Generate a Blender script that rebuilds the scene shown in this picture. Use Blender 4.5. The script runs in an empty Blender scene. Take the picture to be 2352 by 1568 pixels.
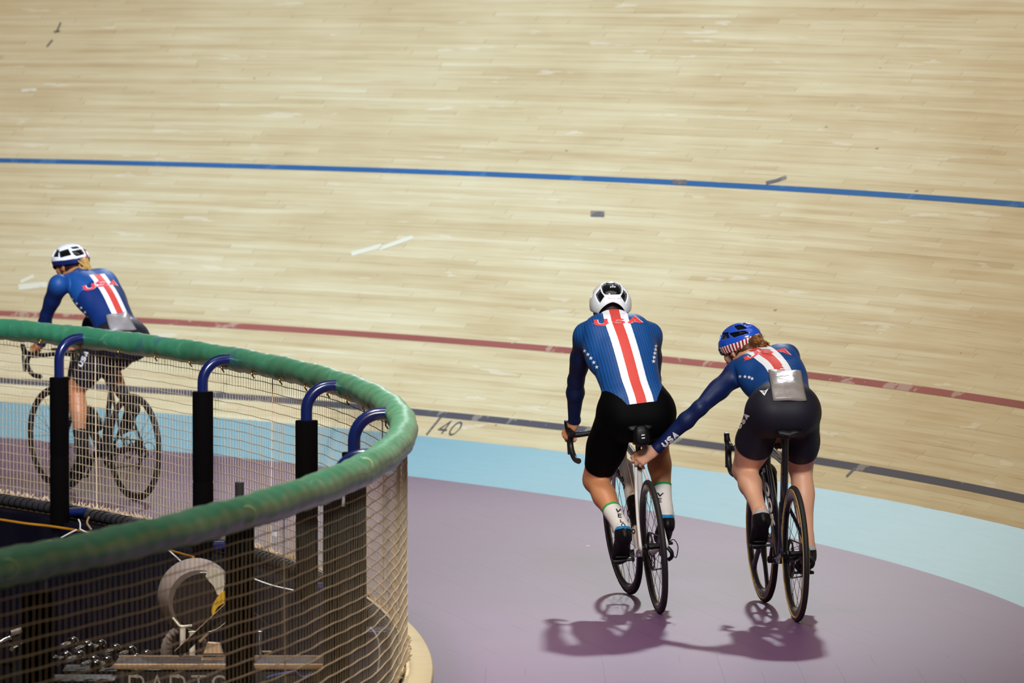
import bpy, bmesh, math, random
import numpy as np
from mathutils import Vector, Matrix
from mathutils.bvhtree import BVHTree

random.seed(7)
RNG = np.random.default_rng(7)
SC = bpy.context.scene
COL = SC.collection
PI = math.pi

# ------------------------------------------------------------------ camera (measured from the photograph)
FPX, CAMH, PITCH = 12900.0, 2.8, math.radians(2.96)
CAM = np.array([0.0, 0.0, CAMH])


def ray(px, py):
    a = (px - 1176.0) / FPX
    b = -(py - 784.0) / FPX
    return np.array([a, math.cos(PITCH) + b * math.sin(PITCH), -math.sin(PITCH) + b * math.cos(PITCH)])


def W(px, py, D):
    """world point seen at pixel (px, py) at horizontal distance D from the camera"""
    d = ray(px, py)
    return CAM + d * (D / d[1])


def to_px(p):
    X, Y, Z = p[0], p[1], p[2] - CAMH
    d = Y * math.cos(PITCH) - Z * math.sin(PITCH)
    u = Z * math.cos(PITCH) + Y * math.sin(PITCH)
    return 1176 + FPX * X / d, 784 - FPX * u / d


def unit(v):
    v = np.asarray(v, float)
    return v / (np.linalg.norm(v) + 1e-12)


def lin(r, g, b):
    f = lambda c: (c / 255 / 12.92) if c / 255 <= 0.04045 else ((c / 255 + 0.055) / 1.055) ** 2.4
    return (f(r), f(g), f(b), 1.0)


# ------------------------------------------------------------------ materials
def nt(name):
    m = bpy.data.materials.new(name)
    m.use_nodes = True
    n = m.node_tree
    b = n.nodes['Principled BSDF']
    return m, n, b


def N(n, kind, **kw):
    x = n.nodes.new(kind)
    for k, v in kw.items():
        if k in x.inputs:
            x.inputs[k].default_value = v
        else:
            setattr(x, k, v)
    return x


def math_(n, op, a, b=None, c=None, clamp=False):
    x = n.nodes.new('ShaderNodeMath')
    x.operation = op
    x.use_clamp = clamp
    for i, v in enumerate((a, b, c)):
        if v is None:
            continue
        if isinstance(v, (int, float)):
            x.inputs[i].default_value = v
        else:
            n.links.new(v, x.inputs[i])
    return x.outputs[0]


def mixc(n, fac, a, b, blend='MIX'):
    x = n.nodes.new('ShaderNodeMix')
    x.data_type = 'RGBA'
    x.blend_type = blend
    for sock, v in ((x.inputs['Factor'], fac), (x.inputs['A'], a), (x.inputs['B'], b)):
        if sock.type == 'RGBA' or sock.type == 'VALUE':
            pass
    fs = [s for s in x.inputs if s.name == 'Factor' and s.type == 'VALUE'][0]
    As = [s for s in x.inputs if s.name == 'A' and s.type == 'RGBA'][0]
    Bs = [s for s in x.inputs if s.name == 'B' and s.type == 'RGBA'][0]
    for s, v in ((fs, fac), (As, a), (Bs, b)):
        if isinstance(v, (int, float, tuple)):
            s.default_value = v
        else:
            n.links.new(v, s)
    return [s for s in x.outputs if s.type == 'RGBA'][0]


def ramp(n, val, stops):
    x = n.nodes.new('ShaderNodeValToRGB')
    cr = x.color_ramp
    while len(cr.elements) < len(stops):
        cr.elements.new(0.5)
    for e, (p, c) in zip(cr.elements, stops):
        e.position = p
        e.color = c if len(c) == 4 else (*c, 1)
    n.links.new(val, x.inputs[0])
    return x.outputs[0]


def noise(n, vec, scale, detail=3, rough=0.55):
    x = N(n, 'ShaderNodeTexNoise')
    x.inputs['Scale'].default_value = scale
    x.inputs['Detail'].default_value = detail
    x.inputs['Roughness'].default_value = rough
    if vec is not None:
        n.links.new(vec, x.inputs['Vector'])
    return x.outputs['Fac']


def simple(name, col, rough=0.5, metal=0.0, var=0.12, scale=30.0, bump=0.0, spec=None, coat=0.0):
    """principled surface with a little procedural tone variation"""
    m, n, b = nt(name)
    tc = N(n, 'ShaderNodeTexCoord')
    nz = noise(n, tc.outputs['Object'], scale)
    lo = tuple(c * (1 - var) for c in col[:3]) + (1,)
    hi = tuple(min(1, c * (1 + var)) for c in col[:3]) + (1,)
    n.links.new(mixc(n, nz, lo, hi), b.inputs['Base Color'])
    b.inputs['Roughness'].default_value = rough
    b.inputs['Metallic'].default_value = metal
    if spec is not None:
        b.inputs['Specular IOR Level'].default_value = spec
    if coat:
        b.inputs['Coat Weight'].default_value = coat
        b.inputs['Coat Roughness'].default_value = 0.1
    if bump:
        bp = N(n, 'ShaderNodeBump')
        bp.inputs['Strength'].default_value = bump
        bp.inputs['Distance'].default_value = 0.003
        n.links.new(nz, bp.inputs['Height'])
        n.links.new(bp.outputs[0], b.inputs['Normal'])
    return m


MAT = {}
MAT['black'] = simple('black_plastic', lin(7, 7, 8), 0.45, spec=.3)
MAT['black_gloss'] = simple('black_gloss', lin(10, 10, 12), 0.16, coat=0.5)
MAT['rubber'] = simple('tyre_rubber', lin(34, 29, 32), 0.6, scale=60, spec=0.35)
MAT['tan_wall'] = simple('tan_tyre_wall', lin(205, 170, 92), 0.6)
MAT['carbon'] = simple('carbon_black', lin(18, 17, 21), 0.28, coat=0.3)
MAT['navy_frame'] = simple('navy_carbon', lin(20, 22, 40), 0.25, coat=0.4)
MAT['silver_frame'] = simple('silver_white_paint', lin(224, 220, 216), 0.25, coat=0.4, var=0.04)
MAT['chrome'] = simple('chrome', lin(215, 215, 218), 0.14, metal=1.0, var=0.05)
MAT['steel'] = simple('dark_steel', lin(92, 88, 88), 0.3, metal=1.0)
MAT['tape'] = simple('bar_tape', lin(17, 16, 17), 0.45, bump=0.4, scale=120)
MAT['white'] = simple('white_print', lin(236, 236, 240), 0.55, var=0.03)
MAT['grey_print'] = simple('grey_print', lin(196, 190, 186), 0.45, var=0.03)
MAT['dark_print'] = simple('dark_print', lin(22, 22, 40), 0.55)
MAT['red_print'] = simple('red_print', lin(226, 62, 60), 0.6, var=0.05)
MAT['blue_print'] = simple('blue_print', lin(40, 80, 160), 0.5)
MAT['yellow'] = simple('yellow_plastic', lin(236, 184, 30), 0.45)
MAT['blue_steel'] = simple('blue_painted_steel', lin(9, 27, 84), 0.25, coat=0.4, var=0.06)
MAT['foam'] = simple('black_foam', lin(5, 3, 3), 0.9, spec=.08, var=0.2, scale=14)
MAT['skin_fair'] = simple('skin_fair', lin(226, 170, 140), 0.45, var=0.06, scale=9)
MAT['skin_tan'] = simple('skin_tan', lin(206, 138, 96), 0.45, var=0.07, scale=9)
MAT['skin_dark'] = simple('skin_brown', lin(190, 122, 80), 0.45, var=0.07, scale=9)
MAT['hair_dark'] = simple('dark_hair', lin(34, 20, 16), 0.5, var=0.4, scale=60, bump=0.5)
MAT['hair_brown'] = simple('brown_hair', lin(92, 56, 28), 0.45, var=0.45, scale=50, bump=0.5)
MAT['hair_blond'] = simple('blond_hair', lin(196, 152, 84), 0.45, var=0.3, scale=50, bump=0.5)
MAT['sock'] = simple('white_sock', lin(226, 218, 212), 0.85, var=0.05, scale=80, bump=0.2)
MAT['black_sock'] = simple('black_sock', lin(20, 17, 20), 0.85)
MAT['green_band'] = simple('green_band', lin(40, 160, 60), 0.7)
MAT['cyan_cuff'] = simple('cyan_cuff', lin(20, 130, 190), 0.4)
MAT['grey_cuff'] = simple('grey_cuff', lin(180, 174, 176), 0.5)
MAT['shoe'] = simple('black_shoe', lin(10, 8, 10), 0.5, spec=.3)
MAT['helmet_white'] = simple('white_helmet', lin(240, 240, 242), 0.25, coat=0.4, var=0.02)
MAT['helmet_black'] = simple('black_helmet_core', lin(8, 8, 10), 0.12, coat=0.6)
MAT['wood_kerb'] = simple('kerb_plywood', lin(226, 198, 140), 0.6, var=0.08, scale=7)
MAT['grey_fabric'] = simple('grey_fabric', lin(118, 104, 98), 0.7, var=0.25, scale=14, bump=0.3)
MAT['dark_fabric'] = simple('dark_fabric', lin(38, 28, 30), 0.75, var=0.2)
MAT['beige'] = simple('beige_board', lin(178, 146, 112), 0.6, var=0.1, scale=20)
MAT['pale'] = simple('pale_plastic', lin(214, 206, 188), 0.5, var=0.05)
MAT['rope'] = simple('net_twine', lin(228, 204, 166), 0.8, var=0.12, scale=40)


# ------------------------------------------------------------------ mesh helpers
class MB:
    """collects shapes and links them as one mesh object"""

    def __init__(self):
        self.v, self.f, self.mi = [], [], []

    def add(self, verts, faces, mi=0):
        o = len(self.v)
        self.v.extend([tuple(map(float, p)) for p in verts])
        self.f.extend([tuple(i + o for i in f) for f in faces])
        self.mi.extend([mi] * len(faces))
        return self

    def tube(self, path, rad, n=12, caps=True, flat=None, mi=0, closed=False, up=None):
        """rad: number, list or list of (ra, rb); flat: reference axis that rb follows"""
        P = [np.asarray(p, float) for p in path]
        m = len(P)
        R = rad if isinstance(rad, (list, tuple)) else [rad] * m
        ref = unit(flat) if flat is not None else None
        verts = []
        prev = None
        for i in range(m):
            if closed:
                t = unit(P[(i + 1) % m] - P[i - 1])
            else:
                t = unit(P[min(i + 1, m - 1)] - P[max(i - 1, 0)])
            if ref is not None:
                b = unit(ref - t * np.dot(ref, t))
                a = np.cross(t, b)
            else:
                if prev is None:
                    h = np.array([0, 0, 1.0]) if abs(t[2]) < 0.9 else np.array([1.0, 0, 0])
                    a = unit(np.cross(t, h))
                else:
                    a = unit(prev - t * np.dot(prev, t))
                b = np.cross(t, a)
            prev = a
            r = R[i]
            ra, rb = r if isinstance(r, (tuple, list)) else (r, r)
            for k in range(n):
                an = 2 * PI * k / n
                verts.append(P[i] + a * ra * math.cos(an) + b * rb * math.sin(an))
        faces = []
        last = m if closed else m - 1
        for i in range(last):
            j = (i + 1) % m
            for k in range(n):
                k2 = (k + 1) % n
                faces.append((i * n + k, i * n + k2, j * n + k2, j * n + k))
        if caps and not closed:
            faces.append(tuple(reversed(range(n))))
            faces.append(tuple((m - 1) * n + k for k in range(n)))
        return self.add(verts, faces, mi)

    def box(self, c, s, ax=None, bev=0.0, mi=0):
        c = np.asarray(c, float)
        A = np.eye(3) if ax is None else np.asarray(ax, float)
        hx, hy, hz = np.asarray(s, float) / 2
        if bev <= 0:
            pts = [c + A.T @ np.array([x * hx, y * hy, z * hz]) for x in (-1, 1) for y in (-1, 1) for z in (-1, 1)]
            return self.add(pts, [(0, 1, 3, 2), (4, 6, 7, 5), (0, 4, 5, 1), (2, 3, 7, 6), (0, 2, 6, 4), (1, 5, 7, 3)], mi)
        bm = bmesh.new()
        bmesh.ops.create_cube(bm, size=1)
        for v in bm.verts:
            v.co = Vector((v.co.x * 2 * hx, v.co.y * 2 * hy, v.co.z * 2 * hz))
        bmesh.ops.bevel(bm, geom=bm.edges[:], offset=bev, segments=3, affect='EDGES', profile=0.5)
        bm.verts.index_update()
        pts = [c + A.T @ np.array(v.co) for v in bm.verts]
        fs = [tuple(v.index for v in f.verts) for f in bm.faces]
        bm.free()
        return self.add(pts, fs, mi)

    def lathe(self, c, axis, prof, n=32, mi=0, closed=False):
        """prof: list of (radius, along-axis)"""
        c = np.asarray(c, float)
        t = unit(axis)
        h = np.array([0, 0, 1.0]) if abs(t[2]) < 0.9 else np.array([1.0, 0, 0])
        a = unit(np.cross(t, h))
        b = np.cross(t, a)
        m = len(prof)
        V = []
        for r, z in prof:
            for k in range(n):
                an = 2 * PI * k / n
                V.append(c + t * z + (a * math.cos(an) + b * math.sin(an)) * r)
        F = []
        for i in range(m if closed else m - 1):
            j = (i + 1) % m
            for k in range(n):
                k2 = (k + 1) % n
                F.append((i * n + k, i * n + k2, j * n + k2, j * n + k))
        if not closed:
            F.append(tuple(reversed(range(n))))
            F.append(tuple((m - 1) * n + k for k in range(n)))
        return self.add(V, F, mi)

    def ball(self, c, r, ax=None, n=14, mi=0):
        c = np.asarray(c, float)
        A = np.eye(3) if ax is None else np.asarray(ax, float)
        r = np.asarray(r if isinstance(r, (list, tuple)) else (r, r, r), float)
        V, F = [], []
        m = n // 2
        for i in range(1, m):
            th = PI * i / m
            for k in range(n):
                ph = 2 * PI * k / n
                V.append(c + A.T @ (r * np.array([math.sin(th) * math.cos(ph), math.sin(th) * math.sin(ph), math.cos(th)])))
        for i in range(m - 2):
            for k in range(n):
                k2 = (k + 1) % n
                F.append((i * n + k, (i + 1) * n + k, (i + 1) * n + k2, i * n + k2))
        V.append(c + A.T @ (r * np.array([0, 0, 1.0])))
        V.append(c - A.T @ (r * np.array([0, 0, 1.0])))
        for k in range(n):
            k2 = (k + 1) % n
            F.append((k, k2, len(V) - 2))
            F.append(((m - 2) * n + k2, (m - 2) * n + k, len(V) - 1))
        return self.add(V, F, mi)

    def build(self, name, mat, parent=None, smooth=True, xf=None, angle=35):
        me = bpy.data.meshes.new(name)
        V = self.v
        if xf is not None:
            V = [tuple(xf(np.array(p))) for p in V]
        me.from_pydata(V, [], self.f)
        mats = mat if isinstance(mat, (list, tuple)) else [mat]
        for m in mats:
            me.materials.append(m)
        me.polygons.foreach_set('material_index', self.mi)
        me.polygons.foreach_set('use_smooth', [smooth] * len(self.f))
        me.update()
        if smooth:
            me.set_sharp_from_angle(angle=math.radians(angle))
        o = bpy.data.objects.new(name, me)
        COL.objects.link(o)
        if parent is not None:
            o.parent = parent
        return o


def np_mesh(name, V, F, mat, parent=None, attrs=None, smooth=True):
    me = bpy.data.meshes.new(name)
    me.from_pydata([tuple(p) for p in np.asarray(V, float)], [], [tuple(int(i) for i in f) for f in F])
    me.materials.append(mat)
    if smooth:
        me.polygons.foreach_set('use_smooth', [True] * len(me.polygons))
    if attrs:
        for k, a in attrs.items():
            at = me.attributes.new(k, 'FLOAT', 'POINT')
            at.data.foreach_set('value', np.asarray(a, np.float32))
    me.update()
    o = bpy.data.objects.new(name, me)
    COL.objects.link(o)
    if parent is not None:
        o.parent = parent
    return o


def tag(o, label=None, cat=None, group=None, kind=None):
    for k, v in (('label', label), ('category', cat), ('group', group), ('kind', kind)):
        if v:
            o[k] = v
    return o


def empty(name, loc=(0, 0, 0)):
    o = bpy.data.objects.new(name, None)
    o.empty_display_size = 0.1
    COL.objects.link(o)
    o.location = loc
    return o


def off(base):
    b = np.asarray(base, float)
    return lambda p: p - b


def catmull(P, k=6, closed=False):
    P = [np.asarray(p, float) for p in P]
    out = []
    m = len(P)
    for i in range(m - 1):
        p0, p1, p2, p3 = P[max(i - 1, 0)], P[i], P[i + 1], P[min(i + 2, m - 1)]
        for j in range(k):
            t = j / k
            out.append(0.5 * ((2 * p1) + (-p0 + p2) * t + (2 * p0 - 5 * p1 + 4 * p2 - p3) * t * t + (-p0 + 3 * p1 - 3 * p2 + p3) * t ** 3))
    out.append(P[-1])
    return out


# ------------------------------------------------------------------ stroke letters
def arc(cx, cy, rx, ry, a0, a1, n=9):
    return [(cx + rx * math.cos(math.radians(a0 + (a1 - a0) * i / n)), cy + ry * math.sin(math.radians(a0 + (a1 - a0) * i / n))) for i in range(n + 1)]


GL = {
    'U': [[(0, 1), (0, .3)] + arc(.34, .3, .34, .3, 180, 360) + [(.68, .3), (.68, 1)]],
    'S': [[(.66, .80)] + arc(.36, .76, .30, .24, 15, 180) + arc(.36, .76, .34, .26, 180, 265, 5) + arc(.34, .25, .34, .25, 80, -90) + arc(.34, .26, .34, .26, 268, 195, 5)],
    'A': [[(0, 0), (.35, 1), (.70, 0)], [(.13, .33), (.57, .33)]],
    'V': [[(0, 1), (.33, 0), (.66, 1)]],
    'E': [[(.58, 1), (0, 1), (0, 0), (.58, 0)], [(0, .5), (.5, .5)]],
    'L': [[(0, 1), (0, 0), (.55, 0)]],
    'O': [arc(.36, .5, .36, .5, 90, 450, 20)],
    'K': [[(0, 0), (0, 1)], [(.62, 1), (0, .45)], [(.2, .6), (.65, 0)]],
    'P': [[(0, 0), (0, 1), (.4, 1)] + arc(.4, .74, .26, .26, 90, -90, 8) + [(.4, .48), (0, .48)]],
    'R': [[(0, 0), (0, 1), (.4, 1)] + arc(.4, .74, .26, .26, 90, -90, 8) + [(.4, .48), (0, .48)], [(.35, .48), (.68, 0)]],
    'T': [[(0, 1), (.7, 1)], [(.35, 1), (.35, 0)]],
    'C': [arc(.38, .5, .38, .5, 45, 315, 14)],
    'I': [[(.1, 0), (.1, 1)]],
    'M': [[(0, 0), (0, 1), (.4, .3), (.8, 1), (.8, 0)]],
    '4': [[(.5, 0), (.5, 1), (0, .3), (.72, .3)]],
    '0': [arc(.33, .5, .33, .5, 90, 450, 20)],
    '=': [[(0, .7), (.7, .7)], [(0, .3), (.7, .3)]],
    '/': [[(0, 0), (.0, 1)]],
}


def strip2d(poly, w, step):
    """polyline -> quads in 2-D, sampled every step, mitred; returns list of (p,q) pairs"""
    P = [np.array(p, float) for p in poly]
    closed = np.linalg.norm(P[0] - P[-1]) < 1e-6
    out = [P[0]]
    for a, b in zip(P[:-1], P[1:]):
        k = max(1, int(np.linalg.norm(b - a) / step))
        out += [a + (b - a) * (i + 1) / k for i in range(k)]
    pairs = []
    m = len(out)
    for i in range(m):
        if closed:
            d0 = out[i] - out[i - 1] if i > 0 else out[0] - out[m - 2]
            d1 = out[i + 1] - out[i] if i < m - 1 else out[1] - out[0]
        else:
            d0 = out[i] - out[i - 1] if i > 0 else out[1] - out[0]
            d1 = out[i + 1] - out[i] if i < m - 1 else out[i] - out[i - 1]
        d0 /= (np.linalg.norm(d0) + 1e-9)
        d1 /= (np.linalg.norm(d1) + 1e-9)
        t = d0 + d1
        t /= (np.linalg.norm(t) + 1e-9)
        nrm = np.array([-t[1], t[0]])
        c = max(0.5, float(np.dot(t, d1)))
        e = 0.0
        pairs.append((out[i] + nrm * w / 2 / c, out[i] - nrm * w / 2 / c))
    if not closed:                                   # square ends
        pass
    return pairs


def text_quads(s, origin, ex, ey, thick=0.24, gap=0.28, step=0.12):
    """string -> list of 2-D quads strips in the target plane; ex, ey are the vectors of one em right / up"""
    o = np.array(origin, float)
    ex, ey = np.array(ex, float), np.array(ey, float)
    strips = []
    x = thick / 2
    for ch in s:
        if ch == ' ':
            x += 0.6
            continue
        g = GL[ch]
        wd = max(p[0] for st in g for p in st)
        for st in g:
            st2 = [(p[0], p[1] * (1 - thick) + thick / 2) for p in st]
            pr = strip2d(st2, thick, step)
            strips.append([(o + ex * (x + a[0]) + ey * a[1], o + ex * (x + b[0]) + ey * b[1]) for a, b in pr])
        x += wd + thick + gap
    return strips


def bvh_of(objs):
    """BVH in world space over already parented objects"""
    V, F = [], []
    bpy.context.view_layer.update()
    for o in objs:
        mw = o.matrix_world
        k = len(V)
        V += [mw @ v.co for v in o.data.vertices]
        F += [tuple(i + k for i in p.vertices) for p in o.data.polygons]
    return BVHTree.FromPolygons(V, F)


def on_surface(bvh, px, py, lift=0.0012, maxd=80):
    d = unit(ray(px, py))
    hit = bvh.ray_cast(Vector(CAM), Vector(d), maxd)
    if hit[0] is None:
        return None
    n = hit[1]
    if n.dot(Vector(d)) > 0:
        n = -n
    return np.array(hit[0] + n * lift)


def decal(name, strips, bvh, mat, parent, lift=0.0012, base=None, sub=2, maxjump=0.08):
    """print that lies on a surface: every strip vertex is dropped on the surface it is printed on"""
    mb = MB()
    for st in strips:
        rows = []
        for a, b in st:
            row = [on_surface(bvh, *(a + (b - a) * j / sub), lift=lift) for j in range(sub + 1)]
            rows.append(row)
        for r0, r1 in zip(rows[:-1], rows[1:]):
            for j in range(sub):
                q = [r0[j], r0[j + 1], r1[j + 1], r1[j]]
                if any(p is None for p in q):
                    continue
                if max(np.linalg.norm(q[0] - p) for p in q) > maxjump:
                    continue
                mb.add(q, [(0, 1, 2, 3)])
    if not mb.v:
        return None
    inv = None
    if parent is not None:
        bpy.context.view_layer.update()
        mi = parent.matrix_world.inverted()
        inv = lambda p: np.array(mi @ Vector(p))
    o = mb.build(name, mat, parent, xf=inv, smooth=True)
    return o


def poly_decal(name, polys, bvh, mat, parent, lift=0.0012, n=4):
    """filled convex px polygons given as fans around their centre"""
    strips = []
    for P in polys:
        P = [np.array(p, float) for p in P]
        c = sum(P) / len(P)
        for a, b in zip(P, P[1:] + P[:1]):
            strips.append([(c + (a - c) * t, c + (b - c) * t) for t in np.linspace(0, 1, n)])
    return decal(name, strips, bvh, mat, parent, lift)


def star(cx, cy, r, rot=0):
    return [(cx + (r if i % 2 == 0 else r * .42) * math.sin(rot + i * PI / 5), cy - (r if i % 2 == 0 else r * .42) * math.cos(rot + i * PI / 5)) for i in range(10)]
KEYP, FILLP, ROOFP, SPOTP, SPOT2P, INFP, WORLDS, EXPO = 18000.0, 72000.0, 400.0, 190000.0, 50000.0, 11000.0, 0.05, 0.35
# ================================================================== THE PLACE
TC = np.array([-18.7518, 25.2436])     # centre of the bend
R0 = 21.5384                           # inner edge of the light blue band
WC = 0.8784                            # width of the blue band


def bank(ph):
    return 0.1393 + 0.0815 * ph, 0.6268 + 0.3507 * ph - 0.1982 * ph * ph


def cote_pt(ph, w, h=0.0):
    b, _ = bank(ph)
    r = R0 + w * math.cos(b) - h * math.sin(b)
    return np.array([TC[0] + r * math.cos(ph), TC[1] + r * math.sin(ph), w * math.sin(b) + h * math.cos(b)])


def track_pt(ph, d, h=0.0):
    b, t = bank(ph)
    r = R0 + WC * math.cos(b) + d * math.cos(t) - h * math.sin(t)
    return np.array([TC[0] + r * math.cos(ph), TC[1] + r * math.sin(ph), WC * math.sin(b) + d * math.sin(t) + h * math.cos(t)])


def surf_grid(name, fn, phs, ws, mat, parent=None, uvr=R0):
    V = [fn(p, w) for p in phs for w in ws]
    n = len(ws)
    F = [(i * n + j, i * n + j + 1, (i + 1) * n + j + 1, (i + 1) * n + j) for i in range(len(phs) - 1) for j in range(n - 1)]
    me = bpy.data.meshes.new(name)
    me.from_pydata([tuple(v) for v in V], [], [tuple(reversed(f)) for f in F])
    me.materials.append(mat)
    uv = me.uv_layers.new(name='UVMap')
    for lp in me.loops:
        i, j = divmod(lp.vertex_index, n)
        uv.data[lp.index].uv = (phs[i] * uvr, ws[j])
    me.polygons.foreach_set('use_smooth', [True] * len(me.polygons))
    me.update()
    o = bpy.data.objects.new(name, me)
    COL.objects.link(o)
    if parent is not None:
        o.parent = parent
    return o


def track_material():
    m, n, b = nt('track_planks')
    uv = N(n, 'ShaderNodeUVMap')
    sep = N(n, 'ShaderNodeSeparateXYZ')
    n.links.new(uv.outputs[0], sep.inputs[0])
    u, v = sep.outputs[0], sep.outputs[1]
    PW = 0.042
    vi = math_(n, 'DIVIDE', v, PW)
    row = math_(n, 'FLOOR', vi)
    # every plank gets its own offset along the track and its own tone
    wn = N(n, 'ShaderNodeTexWhiteNoise', noise_dimensions='1D')
    n.links.new(row, wn.inputs['W'])
    us = math_(n, 'ADD', math_(n, 'DIVIDE', u, 2.3), math_(n, 'MULTIPLY', wn.outputs['Value'], 7.0))
    cell = math_(n, 'FLOOR', us)
    cmb = N(n, 'ShaderNodeCombineXYZ')
    n.links.new(row, cmb.inputs[0])
    n.links.new(cell, cmb.inputs[1])
    wn2 = N(n, 'ShaderNodeTexWhiteNoise', noise_dimensions='2D')
    n.links.new(cmb.outputs[0], wn2.inputs['Vector'])
    tone = wn2.outputs['Value']

    def sv(su, sv_, sc, det=4, ro=.6, seed=0.0):
        c = N(n, 'ShaderNodeCombineXYZ')
        n.links.new(math_(n, 'MULTIPLY', u, su), c.inputs[0])
        n.links.new(math_(n, 'MULTIPLY', v, sv_), c.inputs[1])
        c.inputs[2].default_value = seed
        return noise(n, c.outputs[0], sc, det, ro)
    grain = sv(1.2, 46, 1.0, 4, .65)
    streak = sv(0.55, 16, 1.0, 3, .6, 4.0)
    patch = sv(0.9, 1.6, 1.0, 3, .6, 9.0)
    f = math_(n, 'ADD', math_(n, 'MULTIPLY', tone, .16), math_(n, 'ADD', math_(n, 'MULTIPLY', grain, .40), math_(n, 'ADD', math_(n, 'MULTIPLY', streak, .50), math_(n, 'MULTIPLY', patch, .42))))
    col = ramp(n, math_(n, 'SUBTRACT', f, .24), [(0.18, lin(188, 158, 112)), (0.42, lin(208, 186, 140)), (0.60, lin(219, 202, 158)), (0.85, lin(234, 222, 186))])
    # thin dark joints between planks, broken up
    fr = math_(n, 'FRACT', vi)
    jm = math_(n, 'MULTIPLY', math_(n, 'LESS_THAN', fr, 0.07), math_(n, 'GREATER_THAN', sv(0.8, 20, 1.0, 2, .5, 2.0), .56))
    col = mixc(n, math_(n, 'MULTIPLY', jm, .45), col, lin(120, 88, 58))
    em = math_(n, 'LESS_THAN', math_(n, 'FRACT', us), 0.004)
    col = mixc(n, math_(n, 'MULTIPLY', em, .28), col, lin(120, 86, 58))
    # knots and nail marks
    vc = N(n, 'ShaderNodeTexVoronoi')
    c = N(n, 'ShaderNodeCombineXYZ')
    n.links.new(math_(n, 'MULTIPLY', u, 1.5), c.inputs[0])
    n.links.new(math_(n, 'MULTIPLY', v, 3.2), c.inputs[1])
    n.links.new(c.outputs[0], vc.inputs['Vector'])
    vc.inputs['Scale'].default_value = 1.7
    vs = N(n, 'ShaderNodeSeparateColor')
    n.links.new(vc.outputs['Color'], vs.inputs[0])
    dot = math_(n, 'MULTIPLY', math_(n, 'LESS_THAN', vc.outputs['Distance'], math_(n, 'MULTIPLY', vs.outputs[0], .06)), math_(n, 'GREATER_THAN', vs.outputs[1], .55))
    col = mixc(n, math_(n, 'MULTIPLY', dot, .62), col, lin(104, 70, 44))
    # pale worn patches and slanting supports showing as faint bands
    wear = sv(1.4, 10, 1.0, 3, .6, 14.0)
    col = mixc(n, math_(n, 'MULTIPLY', math_(n, 'GREATER_THAN', wear, .66), .35), col, lin(240, 232, 208))
    n.links.new(col, b.inputs['Base Color'])
    b.inputs['Roughness'].default_value = 0.55
    b.inputs['Specular IOR Level'].default_value = 0.3
    return m


def floor_material():
    m, n, b = nt('purple_boards')
    g = N(n, 'ShaderNodeNewGeometry')
    sep = N(n, 'ShaderNodeSeparateXYZ')
    n.links.new(g.outputs['Position'], sep.inputs[0])
    x, y = sep.outputs[0], sep.outputs[1]
    a = math.radians(12.6)
    far = math_(n, 'GREATER_THAN', y, 26.0)
    p1 = math_(n, 'ADD', math_(n, 'MULTIPLY', x, math.cos(a)), math_(n, 'MULTIPLY', y, math.sin(a)))
    p2 = math_(n, 'ADD', x, 0.03)
    mixn = N(n, 'ShaderNodeMix')
    n.links.new(far, mixn.inputs[0])
    n.links.new(p2, mixn.inputs[2])
    n.links.new(p1, mixn.inputs[3])
    q = math_(n, 'DIVIDE', mixn.outputs[0], 0.178)
    fr = math_(n, 'ABSOLUTE', math_(n, 'SUBTRACT', math_(n, 'FRACT', q), 0.5))
    seam = math_(n, 'LESS_THAN', fr, 0.0085)
    cm = N(n, 'ShaderNodeCombineXYZ')
    n.links.new(math_(n, 'FLOOR', q), cm.inputs[0])
    n.links.new(math_(n, 'MULTIPLY', y, .5), cm.inputs[1])
    brk = noise(n, cm.outputs[0], 1.1, 2)
    seam = math_(n, 'MULTIPLY', seam, math_(n, 'GREATER_THAN', brk, .51))
    nz = noise(n, g.outputs['Position'], 1.6, 4)
    fine = noise(n, g.outputs['Position'], 90, 2)
    base = mixc(n, nz, lin(94, 60, 98), lin(106, 68, 108))
    base = mixc(n, math_(n, 'MULTIPLY', fine, .25), base, lin(116, 84, 116))
    base = mixc(n, math_(n, 'MULTIPLY', seam, .85), base, lin(24, 14, 26))
    n.links.new(base, b.inputs['Base Color'])
    b.inputs['Roughness'].default_value = 0.45
    b.inputs['Specular IOR Level'].default_value = 0.33
    return m


def cote_material():
    m, n, b = nt('light_blue_paint')
    uv = N(n, 'ShaderNodeUVMap')
    mp = N(n, 'ShaderNodeMapping')
    n.links.new(uv.outputs[0], mp.inputs[0])
    mp.inputs['Scale'].default_value = (0.8, 9, 1)
    mp.inputs['Rotation'].default_value = (0, 0, 0.03)
    nz = noise(n, mp.outputs[0], 2.2, 5, .6)
    sc = noise(n, mp.outputs[0], 5.5, 3, .6)
    base = mixc(n, nz, lin(122, 172, 184), lin(138, 186, 194))
    base = mixc(n, math_(n, 'MULTIPLY', math_(n, 'GREATER_THAN', sc, .68), .3), base, lin(84, 116, 134))
    n.links.new(base, b.inputs['Base Color'])
    b.inputs['Roughness'].default_value = 0.5
    return m


def paint(name, col, wear=.25, wcol=lin(214, 200, 170)):
    m, n, b = nt(name)
    tc = N(n, 'ShaderNodeTexCoord')
    nz = noise(n, tc.outputs['Object'], 3.5, 5, .65)
    n2 = noise(n, tc.outputs['Object'], .5, 2)
    base = mixc(n, n2, tuple(c * .8 for c in col[:3]) + (1,), tuple(min(1, c * 1.2) for c in col[:3]) + (1,))
    base = mixc(n, math_(n, 'MULTIPLY', math_(n, 'GREATER_THAN', nz, .58), wear), base, wcol)
    n.links.new(base, b.inputs['Base Color'])
    b.inputs['Roughness'].default_value = .55
    return m


PHS = list(np.linspace(math.radians(-28), math.radians(88), 233))
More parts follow.
